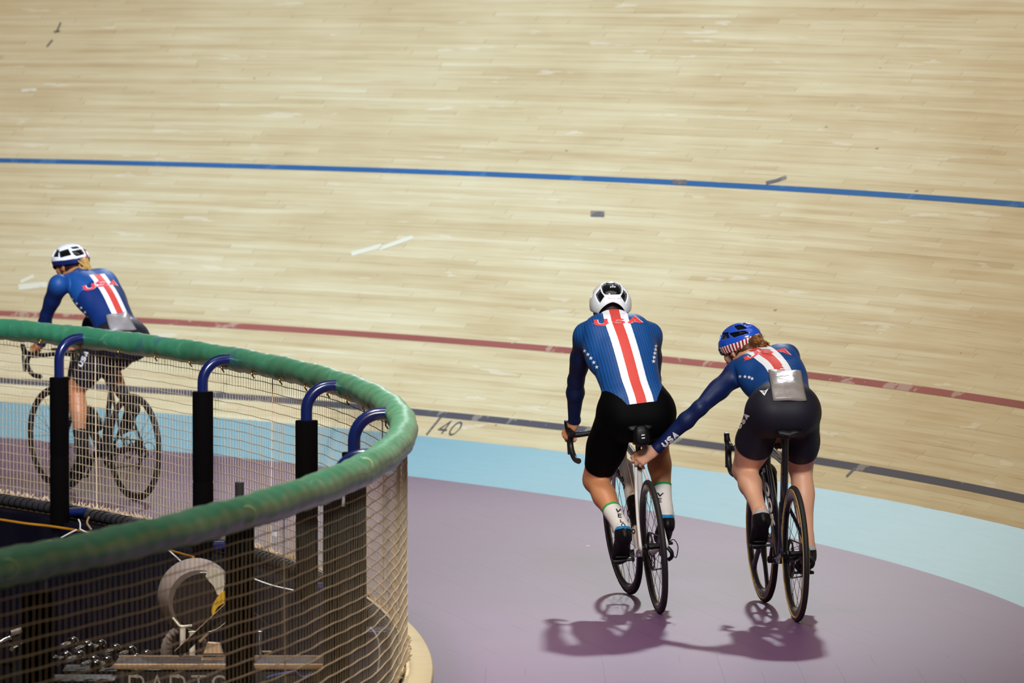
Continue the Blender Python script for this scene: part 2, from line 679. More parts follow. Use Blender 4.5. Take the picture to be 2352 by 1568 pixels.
# floor of the safety zone
RF, FC = 18.263, np.array([-18.748, 24.941])
flV, flF = [], []
rs = np.linspace(18.1 + 0.0, 21.56, 12)
for p in PHS:
    a_ = np.array([FC[0] + 18.19 * math.cos(p), FC[1] + 18.19 * math.sin(p)])
    b_ = np.array([TC[0] + 21.56 * math.cos(p), TC[1] + 21.56 * math.sin(p)])
    for k in range(12):
        q_ = a_ + (b_ - a_) * k / 11
        flV.append((q_[0], q_[1], 0.0))
nr = 12
for i in range(len(PHS) - 1):
    for j in range(nr - 1):
        flF.append((i * nr + j, i * nr + j + 1, (i + 1) * nr + j + 1, (i + 1) * nr + j))
floor = np_mesh('floor', flV, [tuple(f) for f in flF], floor_material())
tag(floor, 'purple painted board floor between the mesh fence and the light blue band', 'floor', kind='structure')

cote = surf_grid('floor.001', cote_pt, PHS, list(np.linspace(-0.01, WC, 6)), cote_material())
tag(cote, 'light blue painted band along the inner edge of the wooden track', 'track band', kind='structure')
track = surf_grid('wall_banking', track_pt, PHS, list(np.linspace(0, 7.2, 25)), track_material())
tag(track, 'steeply banked track of narrow pale wooden planks with painted lines', 'cycling track', kind='structure')


def line_on_track(name, d, w, mat, h=0.0025):
    return surf_grid(name, lambda p, k: track_pt(p, k, h), PHS, [d - w / 2, d + w / 2], mat, track)


line_on_track('painted_line', 0.205, 0.056, paint('black_line_paint', lin(88, 84, 88), .3))['label'] = 'dark grey measuring line'
line_on_track('painted_line', 0.875, 0.054, paint('red_line_paint', lin(160, 92, 80), .4))['label'] = 'red sprint line'
line_on_track('painted_line', 2.482, 0.05, paint('blue_line_paint', lin(52, 100, 146), .25, lin(112, 156, 186)))['label'] = 'blue upper line'

TB = bvh_of([track])
MAT['mark_grey'] = paint('mark_grey', lin(92, 84, 80), .2)
MAT['mark_soft'] = paint('mark_soft', lin(128, 120, 104), .5)
MAT['mark_white'] = paint('mark_white', lin(226, 220, 192), .8)
MAT['mark_mid'] = paint('mark_mid', lin(112, 106, 104), .2)


def px_line(name, pts, w, mat, label=None, lift=.004):
    o = decal(name, [strip2d(pts, w, 12)], TB, mat, track, lift=lift, maxjump=.6)
    if o and label:
        o['label'] = label
    return o


px_line('painted_mark', [(1760, 421), (1784, 415.5), (1807, 407)], 7.5, MAT['mark_mid'], 'dark slanted dash above the blue line')
px_line('painted_mark', [(1357, 491.5), (1389, 492.5)], 13, MAT['mark_mid'], 'grey block below the blue line')
px_line('painted_mark', [(1546, 418.2), (1578, 419)], 11, MAT['mark_mid'], 'grey patch across the blue line')
px_line('painted_mark', [(808, 584), (876, 565)], 10, MAT['mark_white'], 'white brushed streak')
px_line('painted_mark', [(872, 572), (948, 545)], 9, MAT['mark_white'], 'white brushed streak')
px_line('painted_mark', [(43, 660), (108, 654)], 13, MAT['mark_white'], 'white worn patch')
px_line('painted_mark', [(48, 648), (78, 634)], 8, MAT['mark_white'], 'white worn patch')
px_line('painted_mark', [(50, 209), (84, 207)], 7, MAT['mark_white'], 'small white mark')
px_line('painted_mark', [(1016, 955), (980, 999)], 4.2, MAT['mark_grey'], 'distance tick')
px_line('painted_mark', [(1965, 1075), (1945, 1095)], 5, MAT['mark_mid'], 'distance tick')
for pts in ([(131, 73), (140, 52)], [(124, 74), (138, 72)], [(108, 108), (121, 92)]):
    px_line('painted_mark', pts, 3.5, MAT['mark_grey'])
num = decal('lettering', text_quads('40', (999, 997), (26, 2.6), (24, -32), thick=.12, gap=.16), TB, MAT['mark_grey'], track, lift=.004, maxjump=.6)
num['label'] = 'grey painted number 40'

# ------------------------------------------------------------------ pit inside the fence
mb = MB()
pv, pf = [], []
ps = np.linspace(math.radians(-30), math.radians(60), 120)
for p in ps:
    for r, z in ((17.98, -0.9), (18.06, -0.9), (18.06, 0.012), (18.225, 0.012)):
        pv.append((FC[0] + r * math.cos(p), FC[1] + r * math.sin(p), z))
for i in range(len(ps) - 1):
    for j in range(3):
        pf.append((i * 4 + j, (i + 1) * 4 + j, (i + 1) * 4 + j + 1, i * 4 + j + 1))
MAT['pit_navy'] = simple('pit_navy', lin(5, 3, 20), 0.9, spec=.1, var=.2, scale=3)
MAT['pit_floor'] = simple('pit_floor', lin(8, 5, 16), 0.9, spec=.1, var=.2, scale=3)
pit = np_mesh('wall_infield', pv, pf, MAT['pit_navy'])
tag(pit, 'dark navy retaining wall of the sunken infield below the fence', 'wall', kind='structure')
mb = MB()
mb.box((-6.0, 25, -0.95), (26, 40, 0.1))
o = mb.build('floor.002', MAT['pit_floor'], smooth=False)
# keep the sunken floor inside the ring
tag(o, 'dark floor of the sunken infield', 'floor', kind='structure')
# ring shaped instead of a rectangle
me = o.data
me.clear_geometry()
iv, jf = [], []
for p in ps:
    for r in (6.0, 18.05):
        iv.append((FC[0] + r * math.cos(p), FC[1] + r * math.sin(p), -0.9))
for i in range(len(ps) - 1):
    jf.append((i * 2, i * 2 + 1, i * 2 + 3, i * 2 + 2))
me.from_pydata(iv, [], jf)
me.update()

# kerb plank
kv, kf = [], []
prof = [(18.225, -0.004), (18.225, 0.022), (18.39, 0.022), (18.395, 0.018), (18.395, 0.0), (18.39, -0.004)]
for p in ps:
    for r, z in prof:
        kv.append((FC[0] + r * math.cos(p), FC[1] + r * math.sin(p), z))
npf = len(prof)
for i in range(len(ps) - 1):
    for j in range(npf):
        j2 = (j + 1) % npf
        kf.append((i * npf + j, (i + 1) * npf + j, (i + 1) * npf + j2, i * npf + j2))
kerb = np_mesh('trim_1', kv, kf, MAT['wood_kerb'], smooth=False)
tag(kerb, 'curved pale plywood kerb under the mesh fence', 'kerb', kind='structure')


# ------------------------------------------------------------------ the fence
def fpt(ph, dr=0.0, z=0.0):
    r = RF + dr
    return np.array([FC[0] + r * math.cos(ph), FC[1] + r * math.sin(ph), z])


def phi_for_x(px, dr, z, near):
    best = None
    for p in np.linspace(math.radians(-25), math.radians(40), 2601):
        if (p < math.radians(-1)) != near:
            continue
        e = abs(to_px(fpt(p, dr, z))[0] - px)
        if best is None or e < best[0]:
            best = (e, p)
    return best[1]


def rail_material():
    m, n, b = nt('green_vinyl')
    tc = N(n, 'ShaderNodeTexCoord')
    uv = N(n, 'ShaderNodeUVMap')
    nz = noise(n, tc.outputs['Object'], 2.2, 4, .6)
    col = mixc(n, nz, lin(34, 134, 92), lin(84, 176, 132))
    wv = N(n, 'ShaderNodeTexVoronoi', feature='DISTANCE_TO_EDGE')
    mp = N(n, 'ShaderNodeMapping')
    mp.inputs['Scale'].default_value = (2.6, 1.3, 1)
    n.links.new(uv.outputs[0], mp.inputs[0])
    n.links.new(mp.outputs[0], wv.inputs['Vector'])
    wv.inputs['Scale'].default_value = 2.0
    ln = math_(n, 'LESS_THAN', wv.outputs['Distance'], .012)
    brk = noise(n, tc.outputs['Object'], 6, 2)
    col = mixc(n, math_(n, 'MULTIPLY', ln, math_(n, 'MULTIPLY', math_(n, 'GREATER_THAN', brk, .55), .3)), col, lin(170, 222, 190))
    blot = noise(n, tc.outputs['Object'], 1.1, 2)
    col = mixc(n, math_(n, 'MULTIPLY', math_(n, 'GREATER_THAN', blot, .64), .4), col, lin(60, 110, 150))
    n.links.new(col, b.inputs['Base Color'])
    b.inputs['Roughness'].default_value = .45
    b.inputs['Coat Weight'].default_value = .8
    b.inputs['Coat Roughness'].default_value = .32
    bp = N(n, 'ShaderNodeBump')
    bp.inputs['Strength'].default_value = .35
    bp.inputs['Distance'].default_value = .01
    mp2 = N(n, 'ShaderNodeMapping')
    mp2.inputs['Scale'].default_value = (9, 1.2, 1)
    mp2.inputs['Rotation'].default_value = (0, 0, .35)
    n.links.new(uv.outputs[0], mp2.inputs[0])
    n.links.new(noise(n, mp2.outputs[0], 2.0, 4, .55), bp.inputs['Height'])
    n.links.new(bp.outputs[0], b.inputs['Normal'])
    return m


fence = empty('safety_fence', fpt(0.0))
tag(fence, 'curved infield fence of cream netting under a green padded rail on blue hooked posts', 'fence')
fx = off(fpt(0.0))
FPH = np.linspace(math.radians(-26.5), math.radians(38), 520)
# padded rail cover
n_a = 26
V, F, UVs = [], [], []
nrm = RNG.normal(size=(len(FPH), 4))
for i, p in enumerate(FPH):
    s = p * RF
    c = fpt(p, 0, 1.1)
    er = np.array([math.cos(p), math.sin(p), 0])
    ez = np.array([0, 0, 1.0])
    for k in range(n_a):
        a = 2 * PI * k / n_a
        pucker = max(0, math.cos(2 * PI * (s / 0.30))) ** 6
        low = max(0, -math.sin(a))
        rr = 0.062 + 0.0022 * math.sin(7 * s + 2 * a) + 0.0016 * math.sin(23 * s - 3 * a) + 0.0014 * math.sin(41 * s + a * 2) - 0.004 * pucker * low + 0.006 * low * low
        V.append(c + er * rr * math.cos(a) + ez * rr * math.sin(a))
        UVs.append((s, a / (2 * PI)))
for i in range(len(FPH) - 1):
    for k in range(n_a):
        k2 = (k + 1) % n_a
        F.append((i * n_a + k, i * n_a + k2, (i + 1) * n_a + k2, (i + 1) * n_a + k))
me = bpy.data.meshes.new('rail_cover')
me.from_pydata([tuple(fx(v)) for v in V], [], [tuple(reversed(f)) for f in F])
me.materials.append(rail_material())
uvl = me.uv_layers.new(name='UVMap')
for poly in me.polygons:
    ks = [UVs[v] for v in poly.vertices]
    wrap = max(k[1] for k in ks) - min(k[1] for k in ks) > .5
    for li, v in zip(poly.loop_indices, poly.vertices):
        q = UVs[v]
        uvl.data[li].uv = (q[0], q[1] + (1 if wrap and q[1] < .5 else 0))
me.polygons.foreach_set('use_smooth', [True] * len(me.polygons))
me.update()
rail = bpy.data.objects.new('rail_cover', me)
COL.objects.link(rail)
rail.parent = fence
rail['label'] = 'green padded vinyl rail cover'

# netting
net = MB()
CELL = 0.05
s0, s1 = math.radians(-26.3) * RF, math.radians(37.8) * RF
ZT, ZB = 1.05, 0.085
nrow = int((ZT - ZB) / CELL)


def net_pt(s, z, ph0=0.0):
    p = s / RF
    w = 0.005 * math.sin(3.1 * s + z * 2) + 0.002 * math.sin(9.7 * s + 5 * z)
    zz = z + (0.006 * math.sin(1.3 * s + 1.3 * z) + .003 * math.sin(4.1 * s + 2 * z)) * (1 - abs(2 * (z - ZB) / (ZT - ZB) - 1))
    return fpt(p, w + 0.012, zz)


def twine(pts, r):
    """three sided twine"""
    m = len(pts)
    P = np.array(pts)
    T = np.gradient(P, axis=0)
    T /= np.linalg.norm(T, axis=1)[:, None] + 1e-9
    up = np.where(np.abs(T[:, 2:3]) < .8, np.array([[0, 0, 1.0]]), np.array([[1.0, 0, 0]]))
    A = np.cross(T, up)
    A /= np.linalg.norm(A, axis=1)[:, None]
    B = np.cross(T, A)
    ring = [P + r * (A * math.cos(a) + B * math.sin(a)) for a in (PI / 4, 3 * PI / 4, 5 * PI / 4, 7 * PI / 4)]
    V = np.stack(ring, 1).reshape(-1, 3)
    F = [(4 * i + k, 4 * i + (k + 1) % 4, 4 * i + 4 + (k + 1) % 4, 4 * i + 4 + k) for i in range(m - 1) for k in range(4)]
    net.add([tuple(fx(v)) for v in V], F)


ns = int((s1 - s0) / CELL)
for i in range(ns + 1):
    s = s0 + i * CELL
    jit = 0.004 * math.sin(i * 2.7)
    r = 0.0015
    if i % 62 == 30:
        r = 0.0046                    # doubled seam twine between net sections
    twine([net_pt(s + jit * math.sin(k * 1.3 + i), ZB + (ZT - ZB) * k / 14) for k in range(15)], r)
for j in range(nrow + 1):
    z = ZB + j * (ZT - ZB) / nrow
    twine([net_pt(s0 + k * CELL, z + 0.0012 * math.sin(k * .9 + j)) for k in range(ns + 1)], 0.0025 if 0 < j < nrow else .004)
# frayed ends along the foot of the net
for i in range(0, ns, 1):
    s = s0 + i * CELL + random.uniform(-.02, .02)
    q = net_pt(s, ZB)
    for k in range(3):
        a = q + np.array([random.uniform(-.02, .02), random.uniform(-.02, .02), random.uniform(0.0, .03)])
        twine([q, a], 0.0035)
nobj = net.build('netting', MAT['rope'], fence, smooth=False)
nobj['label'] = 'square mesh of cream twine'

# foot rail and its lacing
mb = MB()
mb.tube([fx(fpt(p, -0.03, 0.052)) for p in FPH], 0.034, n=12)
o = mb.build('foot_rail', simple('dark_grey_pipe', lin(58, 56, 60), .5), fence)
o['label'] = 'dark grey padded foot rail'
mb = MB()
hel = []
s = s0
while s < s1:
    a = 2 * PI * s / 0.085
    hel.append(fx(fpt(s / RF, -0.03 + 0.036 * math.cos(a), 0.052 + 0.036 * math.sin(a))))
    s += 0.007
mb.tube(hel, 0.0036, n=5)
o = mb.build('lacing', MAT['black'], fence)
o['label'] = 'black cord wound round the foot rail'


# posts with foam sleeves
def post(pxx, near, zs, D=None):
    ph = phi_for_x(pxx, -0.205, 0.95, near) if D is None else math.asin((D - FC[1]) / (RF - .205))
    er = np.array([math.cos(ph), math.sin(ph), 0])
    c = fpt(ph, -0.205, 0)
    path = [c + np.array([0, 0, z]) for z in (-0.015, 0.05, .5, .975)]
    for k in range(1, 9):
        a = PI / 2 * k / 8
        path.append(c + er * 0.125 * (1 - math.cos(a)) + np.array([0, 0, .975 + 0.125 * math.sin(a)]))
    path.append(c + er * 0.20 + np.array([0, 0, 1.102]))
    mb = MB()
    mb.tube([fx(p) for p in path], 0.0295, n=20)
    mb.tube([fx(c + er * x + np.array([0, 0, 0.07])) for x in (0, .17)], 0.026, n=14)
    po = mb.build('post', MAT['blue_steel'], fence)
    po['label'] = 'blue hooked steel post in a black foam sleeve'
    mb = MB()
    mb.lathe(fx(c), (0, 0, 1), [(0.031, 0.0), (0.054, 0.0), (0.057, .01), (0.057, zs * .45), (0.0545, zs * .46), (0.0545, zs * .465), (0.057, zs * .475), (0.057, zs - .006), (0.055, zs), (0.0302, zs)], n=28, closed=True)
    mb.build('foam_sleeve', MAT['foam'], po)
    return ph


PP = [(135.5, False, .872), (466, False, .925), (704, False, .925), (820, False, .92, 26.3), (775, True, .925, 23.6), (545, True, .985, 21.4), (87, True, .95, 19.2)]
posts = [post(*a) for a in PP]


# snap hooks under the rail cover on the far stretch
for i, s in enumerate(np.arange(0.3, 11.6, 0.6)):
    p = s / RF
    mb = MB()
    c = fpt(p, -0.05, 1.052)
    er = np.array([math.cos(p), math.sin(p), 0])
    et = np.array([-math.sin(p), math.cos(p), 0])
    ring = [fx(c + et * .009 * math.cos(a) + np.array([0, 0, .016 * math.sin(a)])) for a in np.linspace(0, 2 * PI, 13)[:-1]]
    mb.tube(ring, 0.0036, n=6, closed=True)
    mb.tube([fx(c + np.array([0, 0, -.014])), fx(c + np.array([0, 0, -.032]) + er * .012)], .004, n=6)
    mb.build('snap_hook', simple('brass', lin(210, 168, 90), .3, metal=1.0) if i == 0 else bpy.data.materials['brass'], fence)


def tie(pts, D, r=.0045, mat='white'):
    mb = MB()
    P = catmull([W(x, y, d) for (x, y), d in zip(pts, D)], 5)
    mb.tube([fx(p) for p in P], r, n=6)
    mb.build('cable_tie', MAT[mat], fence)


tie([(140, 1235), (158, 1225), (176, 1216)], [32.4] * 3)
tie([(184, 1215), (196, 1221), (211, 1230)], [32.3] * 3)
tie([(180, 1192), (184, 1201), (184, 1215)], [32.5] * 3)
tie([(580, 1328), (625, 1344), (673, 1355)], [27.9, 27.6, 27.3])
tie([(386, 1262), (402, 1276), (415, 1288)], [30.2, 30.2, 30.2])
tie([(205, 1186), (200, 1200), (210, 1216)], [32.2] * 3, .006, 'beige')
tie([(787, 1128), (789, 1145), (788, 1162)], [23.35] * 3, .006)
mb = MB()
q_ = W(630, 1226, 29.05) - fpt(0.0)
mb.box(q_, (.038, .004, .026), ax=np.array([(.8, -.6, 0), (.6, .8, 0), (0, 0, 1)]), bev=.001)
o = mb.build('net_tag', MAT['white'], fence)
o['label'] = 'small white tag on the netting'
RBV = bvh_of([rail])
for cx_, cy_, r_ in ((16, 1306, 24), (566, 1182, 21), (838, 1068, 17)):
    o = decal('cover_crease', [strip2d([(cx_ + r_ * math.cos(a_), cy_ + r_ * .95 * math.sin(a_)) for a_ in np.linspace(-1.9, 1.7, 14)], 4.5, 4)], RBV, simple('crease_pale', lin(170, 214, 160), .5) if cx_ == 16 else bpy.data.materials['crease_pale'], rail, lift=.0015)
tie([(850, 1440), (866, 1462), (872, 1500), (868, 1540)], [24.2] * 4, .004)

# ------------------------------------------------------------------ loose cables
def cable(name, pts, mat, r, label):
    mb = MB()
    P = catmull([W(x, y, d) for x, y, d in pts], 8)
    b = P[0].copy()
    mb.tube([p - b for p in P], r, n=8)
    o = mb.build(name, mat)
    o.location = b
    tag(o, label, 'cable')


cable('power_cable', [(-60, 1186, 33.3), (0, 1193, 33.1), (60, 1202, 32.95), (118, 1208.5, 32.85), (200, 1222, 32.5), (330, 1248, 31.2), (390, 1264, 30.5), (444, 1279, 30.0)], simple('ochre_cable', lin(190, 130, 20), .5), .0075, 'thin ochre cable running along the inside foot of the fence')
cable('power_cable.001', [(-60, 1266, 31.8), (0, 1266, 32), (45, 1262, 32.2), (85, 1252, 32.4), (117, 1242, 32.5)], simple('grey_cable', lin(150, 130, 138), .5), .008, 'thin grey cable drooping from the leftmost fence post')
# ================================================================== THINGS IN THE SUNKEN INFIELD
def at(px, py, D, base):
    return W(px, py, D) - base


# --- workbench with a lettered front
bx0, bx1 = W(262, 1530, 25.0)[0], W(742, 1530, 25.0)[0]
zt = W(400, 1524, 25.0)[2]
base = np.array([(bx0 + bx1) / 2, 25.15, -0.9])
bench = empty('workbench', base)
tag(bench, 'dark workbench with a tan front edge and pale PARTS lettering seen through the netting', 'workbench')
w = bx1 - bx0
zt_l = zt - base[2]
mb = MB()
mb.box((0, 0.0, zt_l - .012), (w, .30, .022), bev=.003)
mb.build('bench_top', MAT['dark_fabric'], bench)
mb = MB()
mb.box((0, -.156, zt_l - .012), (w, .012, .024), bev=.002)
mb.build('edge_strip', MAT['beige'], bench)
mb = MB()
mb.box((0, .152, zt_l + .002), (w, .006, .006))
mb.build('back_rail', MAT['beige'], bench, smooth=False)
mb = MB()
mb.box((0, -.13, zt_l - .21), (w - .04, .015, .36), bev=.004)
fp = mb.build('front_panel', simple('bench_panel', lin(24, 17, 20), .5), bench)
for sx in (-1, 1):
    for sy in (-1, 1):
        mb = MB()
        mb.box((sx * (w / 2 - .03), sy * .12, (zt_l - .024) / 2), (.04, .04, zt_l - .024), bev=.004)
        mb.build('leg', MAT['steel'], bench)
yy = -.1385
k = 25.01 / FPX
xo = (291 - 1176) * k - base[0]
pen = 0.0
for ch in 'PARTS':
    ltr = MB()
    for st in text_quads(ch, (0, 0), (.094, 0), (0, .10), thick=.10, step=.15):
        for (a, b), (c, d) in zip(st[:-1], st[1:]):
            ltr.add([(xo + pen + q_[0], yy, zt_l - .152 + q_[1]) for q_ in (a, b, d, c)], [(0, 1, 2, 3)])
    ltr.build('letter', MAT['pale'], fp, smooth=False)
    pen += .094 * (max(p[0] for st in GL[ch] for p in st) + .30)

# --- round padded case on a pale stand behind the bench
cb = W(452, 1372, 25.75)
base = np.array([cb[0], cb[1], -0.9])
case = empty('equipment_case', base)
tag(case, 'round dark grey padded case with a pale patch, propped behind the workbench', 'case')
ctr = np.array([0, 0, cb[2] + .9])
ax = unit((-.16, 1, .05))
mb = MB()
R = .176
mb.lathe(ctr, ax, [(0.001, -.09), (R * .80, -.09), (R * .86, -.075), (R * .88, -.05), (R * .97, -.03), (R, 0), (R, .06), (R * .93, .09), (.001, .09)], n=48)
body = mb.build('shell', MAT['grey_fabric'], case)
mb = MB()
fc = ctr - ax * .092 + np.array([.018, 0, -.008])
mb.lathe(fc, ax, [(.001, -.004), (R * .76, -.004), (R * .78, 0), (R * .76, .004), (.001, .004)], n=48)
fr = mb.build('front_cover', MAT['dark_fabric'], case)
mb = MB()
ring = [fc - ax * .002 + R * .785 * (np.array([1, 0, 0]) * math.cos(a) + np.array([0, 0, 1]) * math.sin(a)) for a in np.linspace(0, 2 * PI, 41)[:-1]]
mb.tube(ring, .0022, n=6, closed=True)
mb.build('piping', MAT['pale'], fr)


def flat_poly(name, pts, D, mat, parent, pb, th=.006):
    """thin solid plate whose outline is given at distance D"""
    P = [W(x, y, D) - pb for x, y in pts]
    m = len(P)
    V = [tuple(p) for p in P] + [tuple(p + np.array([0, th, 0])) for p in P]
    F = [tuple(range(m)), tuple(reversed(range(m, 2 * m)))] + [(i, i + m, (i + 1) % m + m, (i + 1) % m) for i in range(m)]
    mb = MB().add(V, F)
    return mb.build(name, mat, parent, smooth=False)


D1 = 25.645
flat_poly('patch', [(484, 1304), (498, 1305), (512, 1312), (516, 1345), (510, 1365), (499, 1366), (491, 1346), (479, 1333), (472, 1323), (476, 1312)], D1, MAT['pale'], fr, base)
flat_poly('crescent', [(516, 1356), (508, 1361), (498, 1372), (489, 1387), (485.5, 1403), (488, 1414), (491, 1421), (492, 1410), (496, 1399), (503, 1391), (510, 1387), (518, 1384)], D1 - .006, MAT['yellow'], fr, base)

# stand of the case
st_base = W(436, 1520, 25.4)
base2 = np.array([st_base[0], st_base[1], -0.9])
stand = empty('display_stand', base2)
tag(stand, 'pale stand with a bent bracket and square post in front of the round case', 'stand')
S = lambda x, y, D=25.4: W(x, y, D) - base2
mb = MB()
mb.tube([S(396, 1418), S(412, 1437), S(421, 1438.5), S(441, 1436)], [(.004, .006), (.010, .006), (.010, .006), (.009, .006)], n=10)
mb.build('bracket', MAT['pale'], stand)
mb = MB()
mb.box((S(420, 1460) + S(420, 1470)) / 2 + np.array([0, 0, -.05]), (.026, .02, .20), bev=.003)
mb.build('stem', MAT['pale'], stand)
mb = MB()
t0 = S(442, 1450)
mb.box((t0[0], t0[1] - .01, t0[2] / 2), (.026, .022, t0[2]), bev=.002)
mb.box((t0[0] + .004, t0[1] - .01, t0[2]), (.042, .03, .004), bev=.001)
mb.build('square_post', MAT['pale'], stand)

# ribbed tyre-like roll to the left of the stand
tb = W(404, 1500, 25.9)
base3 = np.array([tb[0], tb[1], -0.9])
roll = empty('rolled_hose', base3)
tag(roll, 'ribbed grey brown hose coil standing behind the bench left of the pale stand', 'hose')
mb = MB()
cc = np.array([.0, 0, tb[2] + .9])
pts = []
for k in range(60):
    a = 2 * PI * k / 60
    pts.append(cc + np.array([.040 + .085 * math.cos(a), .0, .105 * math.sin(a)]))
mb.tube(pts, [.026 + .0035 * (k % 2) for k in range(60)], n=14, closed=True)
mb.build('coil', MAT['grey_fabric'], roll)
mb = MB()
mb.box((0.02, 0, (tb[2] + .9 - .12) / 2), (.16, .1, tb[2] + .9 - .12), bev=.01)
mb.build('block', MAT['dark_fabric'], roll)

# A-shaped folding easel
e0 = W(545, 1375, 25.17)
base4 = np.array([e0[0], e0[1], zt + .012])
easel = empty('folding_easel', base4)
tag(easel, 'black A shaped folding easel standing on the workbench behind a padded post', 'easel')
S4 = lambda x, y, D=25.17: W(x, y, D) - base4


def bar(parent, a, b, wd, th, mat, name):
    a, b = np.asarray(a), np.asarray(b)
    t = unit(b - a)
    n_ = np.array([0, 1.0, 0])
    s_ = unit(np.cross(t, n_))
    mb = MB()
    mb.box((a + b) / 2, (np.linalg.norm(b - a), th, wd), ax=np.array([t, n_, s_]), bev=.002)
    return mb.build(name, mat, parent)


apex = S4(545, 1374)
fl = S4(408, 1519)
fl[2] = .012
fr_ = S4(692, 1519)
fr_[2] = .004
bar(easel, apex, fl, .040, .012, MAT['black'], 'leg')
o = bar(easel, apex + np.array([-.014, -.002, .014]), fl + np.array([-.014, -.002, .014]), .003, .013, MAT['beige'], 'edge_trim')
bar(easel, apex + np.array([0, .03, 0]), fr_ + np.array([0, .03, 0]), .006, .006, MAT['steel'], 'leg')
q = S4(468, 1463) + np.array([0, -.008, 0])
t = unit(apex - fl)
mb = MB()
mb.box(q, (.055, .003, .010), ax=np.array([t, (0, 1, 0), unit(np.cross(t, (0, 1, 0)))]))
mb.build('sticker', MAT['beige'], easel, smooth=False)

# beige crate with a strap
c0 = W(490, 1500, 25.2)
base5 = np.array([c0[0], c0[1], W(400, 1524, 25.0)[2]])
crate = empty('parts_bin', base5)
tag(crate, 'small beige tapered bin on the workbench beside the near padded post', 'bin')
mb = MB()
h = .075
mb.add([(-.052, -.05, 0), (.05, -.05, 0), (.05, .05, 0), (-.052, .05, 0), (-.026, -.03, h), (.03, -.03, h * .95), (.03, .03, h * .95), (-.026, .03, h)],
       [(3, 2, 1, 0), (4, 5, 6, 7), (0, 1, 5, 4), (1, 2, 6, 5), (2, 3, 7, 6), (3, 0, 4, 7)])
mb.build('body', MAT['beige'], crate, smooth=False)
mb = MB()
for zz in (.018, .028):
    mb.tube([(-.05 + zz * .25, -.052 + zz * .18, zz), (.05, -.052 + zz * .18, zz)], .003, n=6)
mb.build('strap', MAT['black'], crate)

# chrome upright at the right end of the bench
c1 = W(598, 1480, 25.25)
base6 = np.array([c1[0], c1[1], zt])
upr = empty('chrome_upright', base6)
tag(upr, 'thin chrome upright with a foot bar on the right part of the workbench', 'upright')
mb = MB()
hz = W(598, 1450, 25.25)[2] - zt
mb.tube([(0, 0, 0), (0, 0, hz)], .0055, n=10)
mb.box((0, 0, hz), (.02, .02, .004), bev=.001)
mb.build('rod', MAT['chrome'], upr)
mb = MB()
mb.box((.03, -.02, .03), (.042, .008, .006), bev=.001)
mb.build('foot_bar', MAT['beige'], upr)

# blue cord
mb = MB()
P = catmull([W(x, y, 24.98) for x, y in ((612, 1556), (630, 1550), (676, 1541), (688, 1551), (702, 1553), (715, 1543))], 6)
b0 = P[0].copy()
mb.tube([p - b0 for p in P], .003, n=6)
o = mb.build('blue_cord', MAT['blue_print'])
o.location = b0
tag(o, 'thin blue cord hanging under the right end of the workbench', 'cord')

# scrap on the boards
q_ = ray(1349, 1255)
q_ = CAM + q_ * (-CAMH / q_[2])
mb = MB()
mb.add([(-.012, -.01, .001), (.010, -.012, .002), (.014, .006, .006), (-.006, .012, .004), (-.002, 0, .008)], [(0, 1, 4), (1, 2, 4), (2, 3, 4), (3, 0, 4)])
o = mb.build('paper_scrap', MAT['pale'], smooth=False)
o.location = (q_[0], q_[1], 0)
tag(o, 'tiny pale paper scrap lying on the purple floor', 'scrap')

# slim black pole standing in the infield
p0 = W(550, 1106, 26.5)
base7 = np.array([p0[0], p0[1], -0.9])
mb = MB()
hz = p0[2] + .9
mb.box((0, 0, hz / 2), (.040, .040, hz), bev=.004)
mb.box((0, 0, .01), (.3, .3, .02), bev=.005)
pole = mb.build('stand_pole', MAT['black'])
pole.location = base7
tag(pole, 'slim square black pole rising between the padded posts behind the green rail', 'pole')

# row of small black dumbbells with chrome grips on a dark rack
rb = W(225, 1535, 25.0)
base8 = np.array([rb[0], 25.15, -0.9])
rack = empty('dumbbell_rack', base8)
tag(rack, 'dark rack carrying two rows of small dumbbells left of the workbench', 'rack')
DB_B = [(164, 1476), (196, 1484), (228, 1482), (262, 1492), (297, 1496), (333, 1506)]
DB_F = [(148, 1510), (179, 1508), (212, 1519), (243, 1521)]
Dk, Df = 25.62, 24.85
zb = W(250, 1514, Dk)[2] + .9
zf = W(200, 1538, Df)[2] + .9
mb = MB()
mb.box((0.05, .46, zb - .045), (.50, .24, .02), bev=.004)
mb.build('shelf', MAT['black'], rack)
mb = MB()
mb.box((-.06, -.28, zf - .045), (.30, .24, .02), bev=.004)
mb.build('shelf', MAT['black'], rack)
for sx in (-1, 1):
    mb = MB()
    mb.box((sx * .13 - .06, -.28, (zf - .055) / 2), (.03, .2, zf - .055), bev=.004)
    mb.build('leg', MAT['black'], rack)
    mb = MB()
    mb.box((sx * .22 + .05, .46, (zb - .055) / 2), (.03, .2, zb - .055), bev=.004)
    mb.build('leg', MAT['black'], rack)


def dumbbell(px, py, D, i):
    c = W(px, py, D)
    o = empty('dumbbell', c)
    axd = unit((.24, .95, .0))
    mb = MB()
    rr = .0265
    mb.lathe(-axd * .0, axd, [(.001, 0), (rr * .72, 0), (rr * .86, .003), (rr * .92, .006), (rr, .012), (rr, .030), (rr * .92, .036), (.001, .036)], n=28)
    mb.build('disc', MAT['black_gloss'], o)
    mb = MB()
    mb.lathe(-axd * .16, axd, [(.001, 0), (rr * .72, 0), (rr * .9, .005), (rr, .012), (rr, .028), (rr * .9, .034), (.001, .034)], n=28)
    if i % 3 == 0:
        mb.build('disc', MAT['black_gloss'], o)
    mb = MB()
    mb.lathe(-axd * .15, axd, [(.009, 0), (.011, .03), (.0125, .075), (.011, .12), (.009, .151)], n=16)
    mb.build('grip', MAT['chrome'], o)
    return o


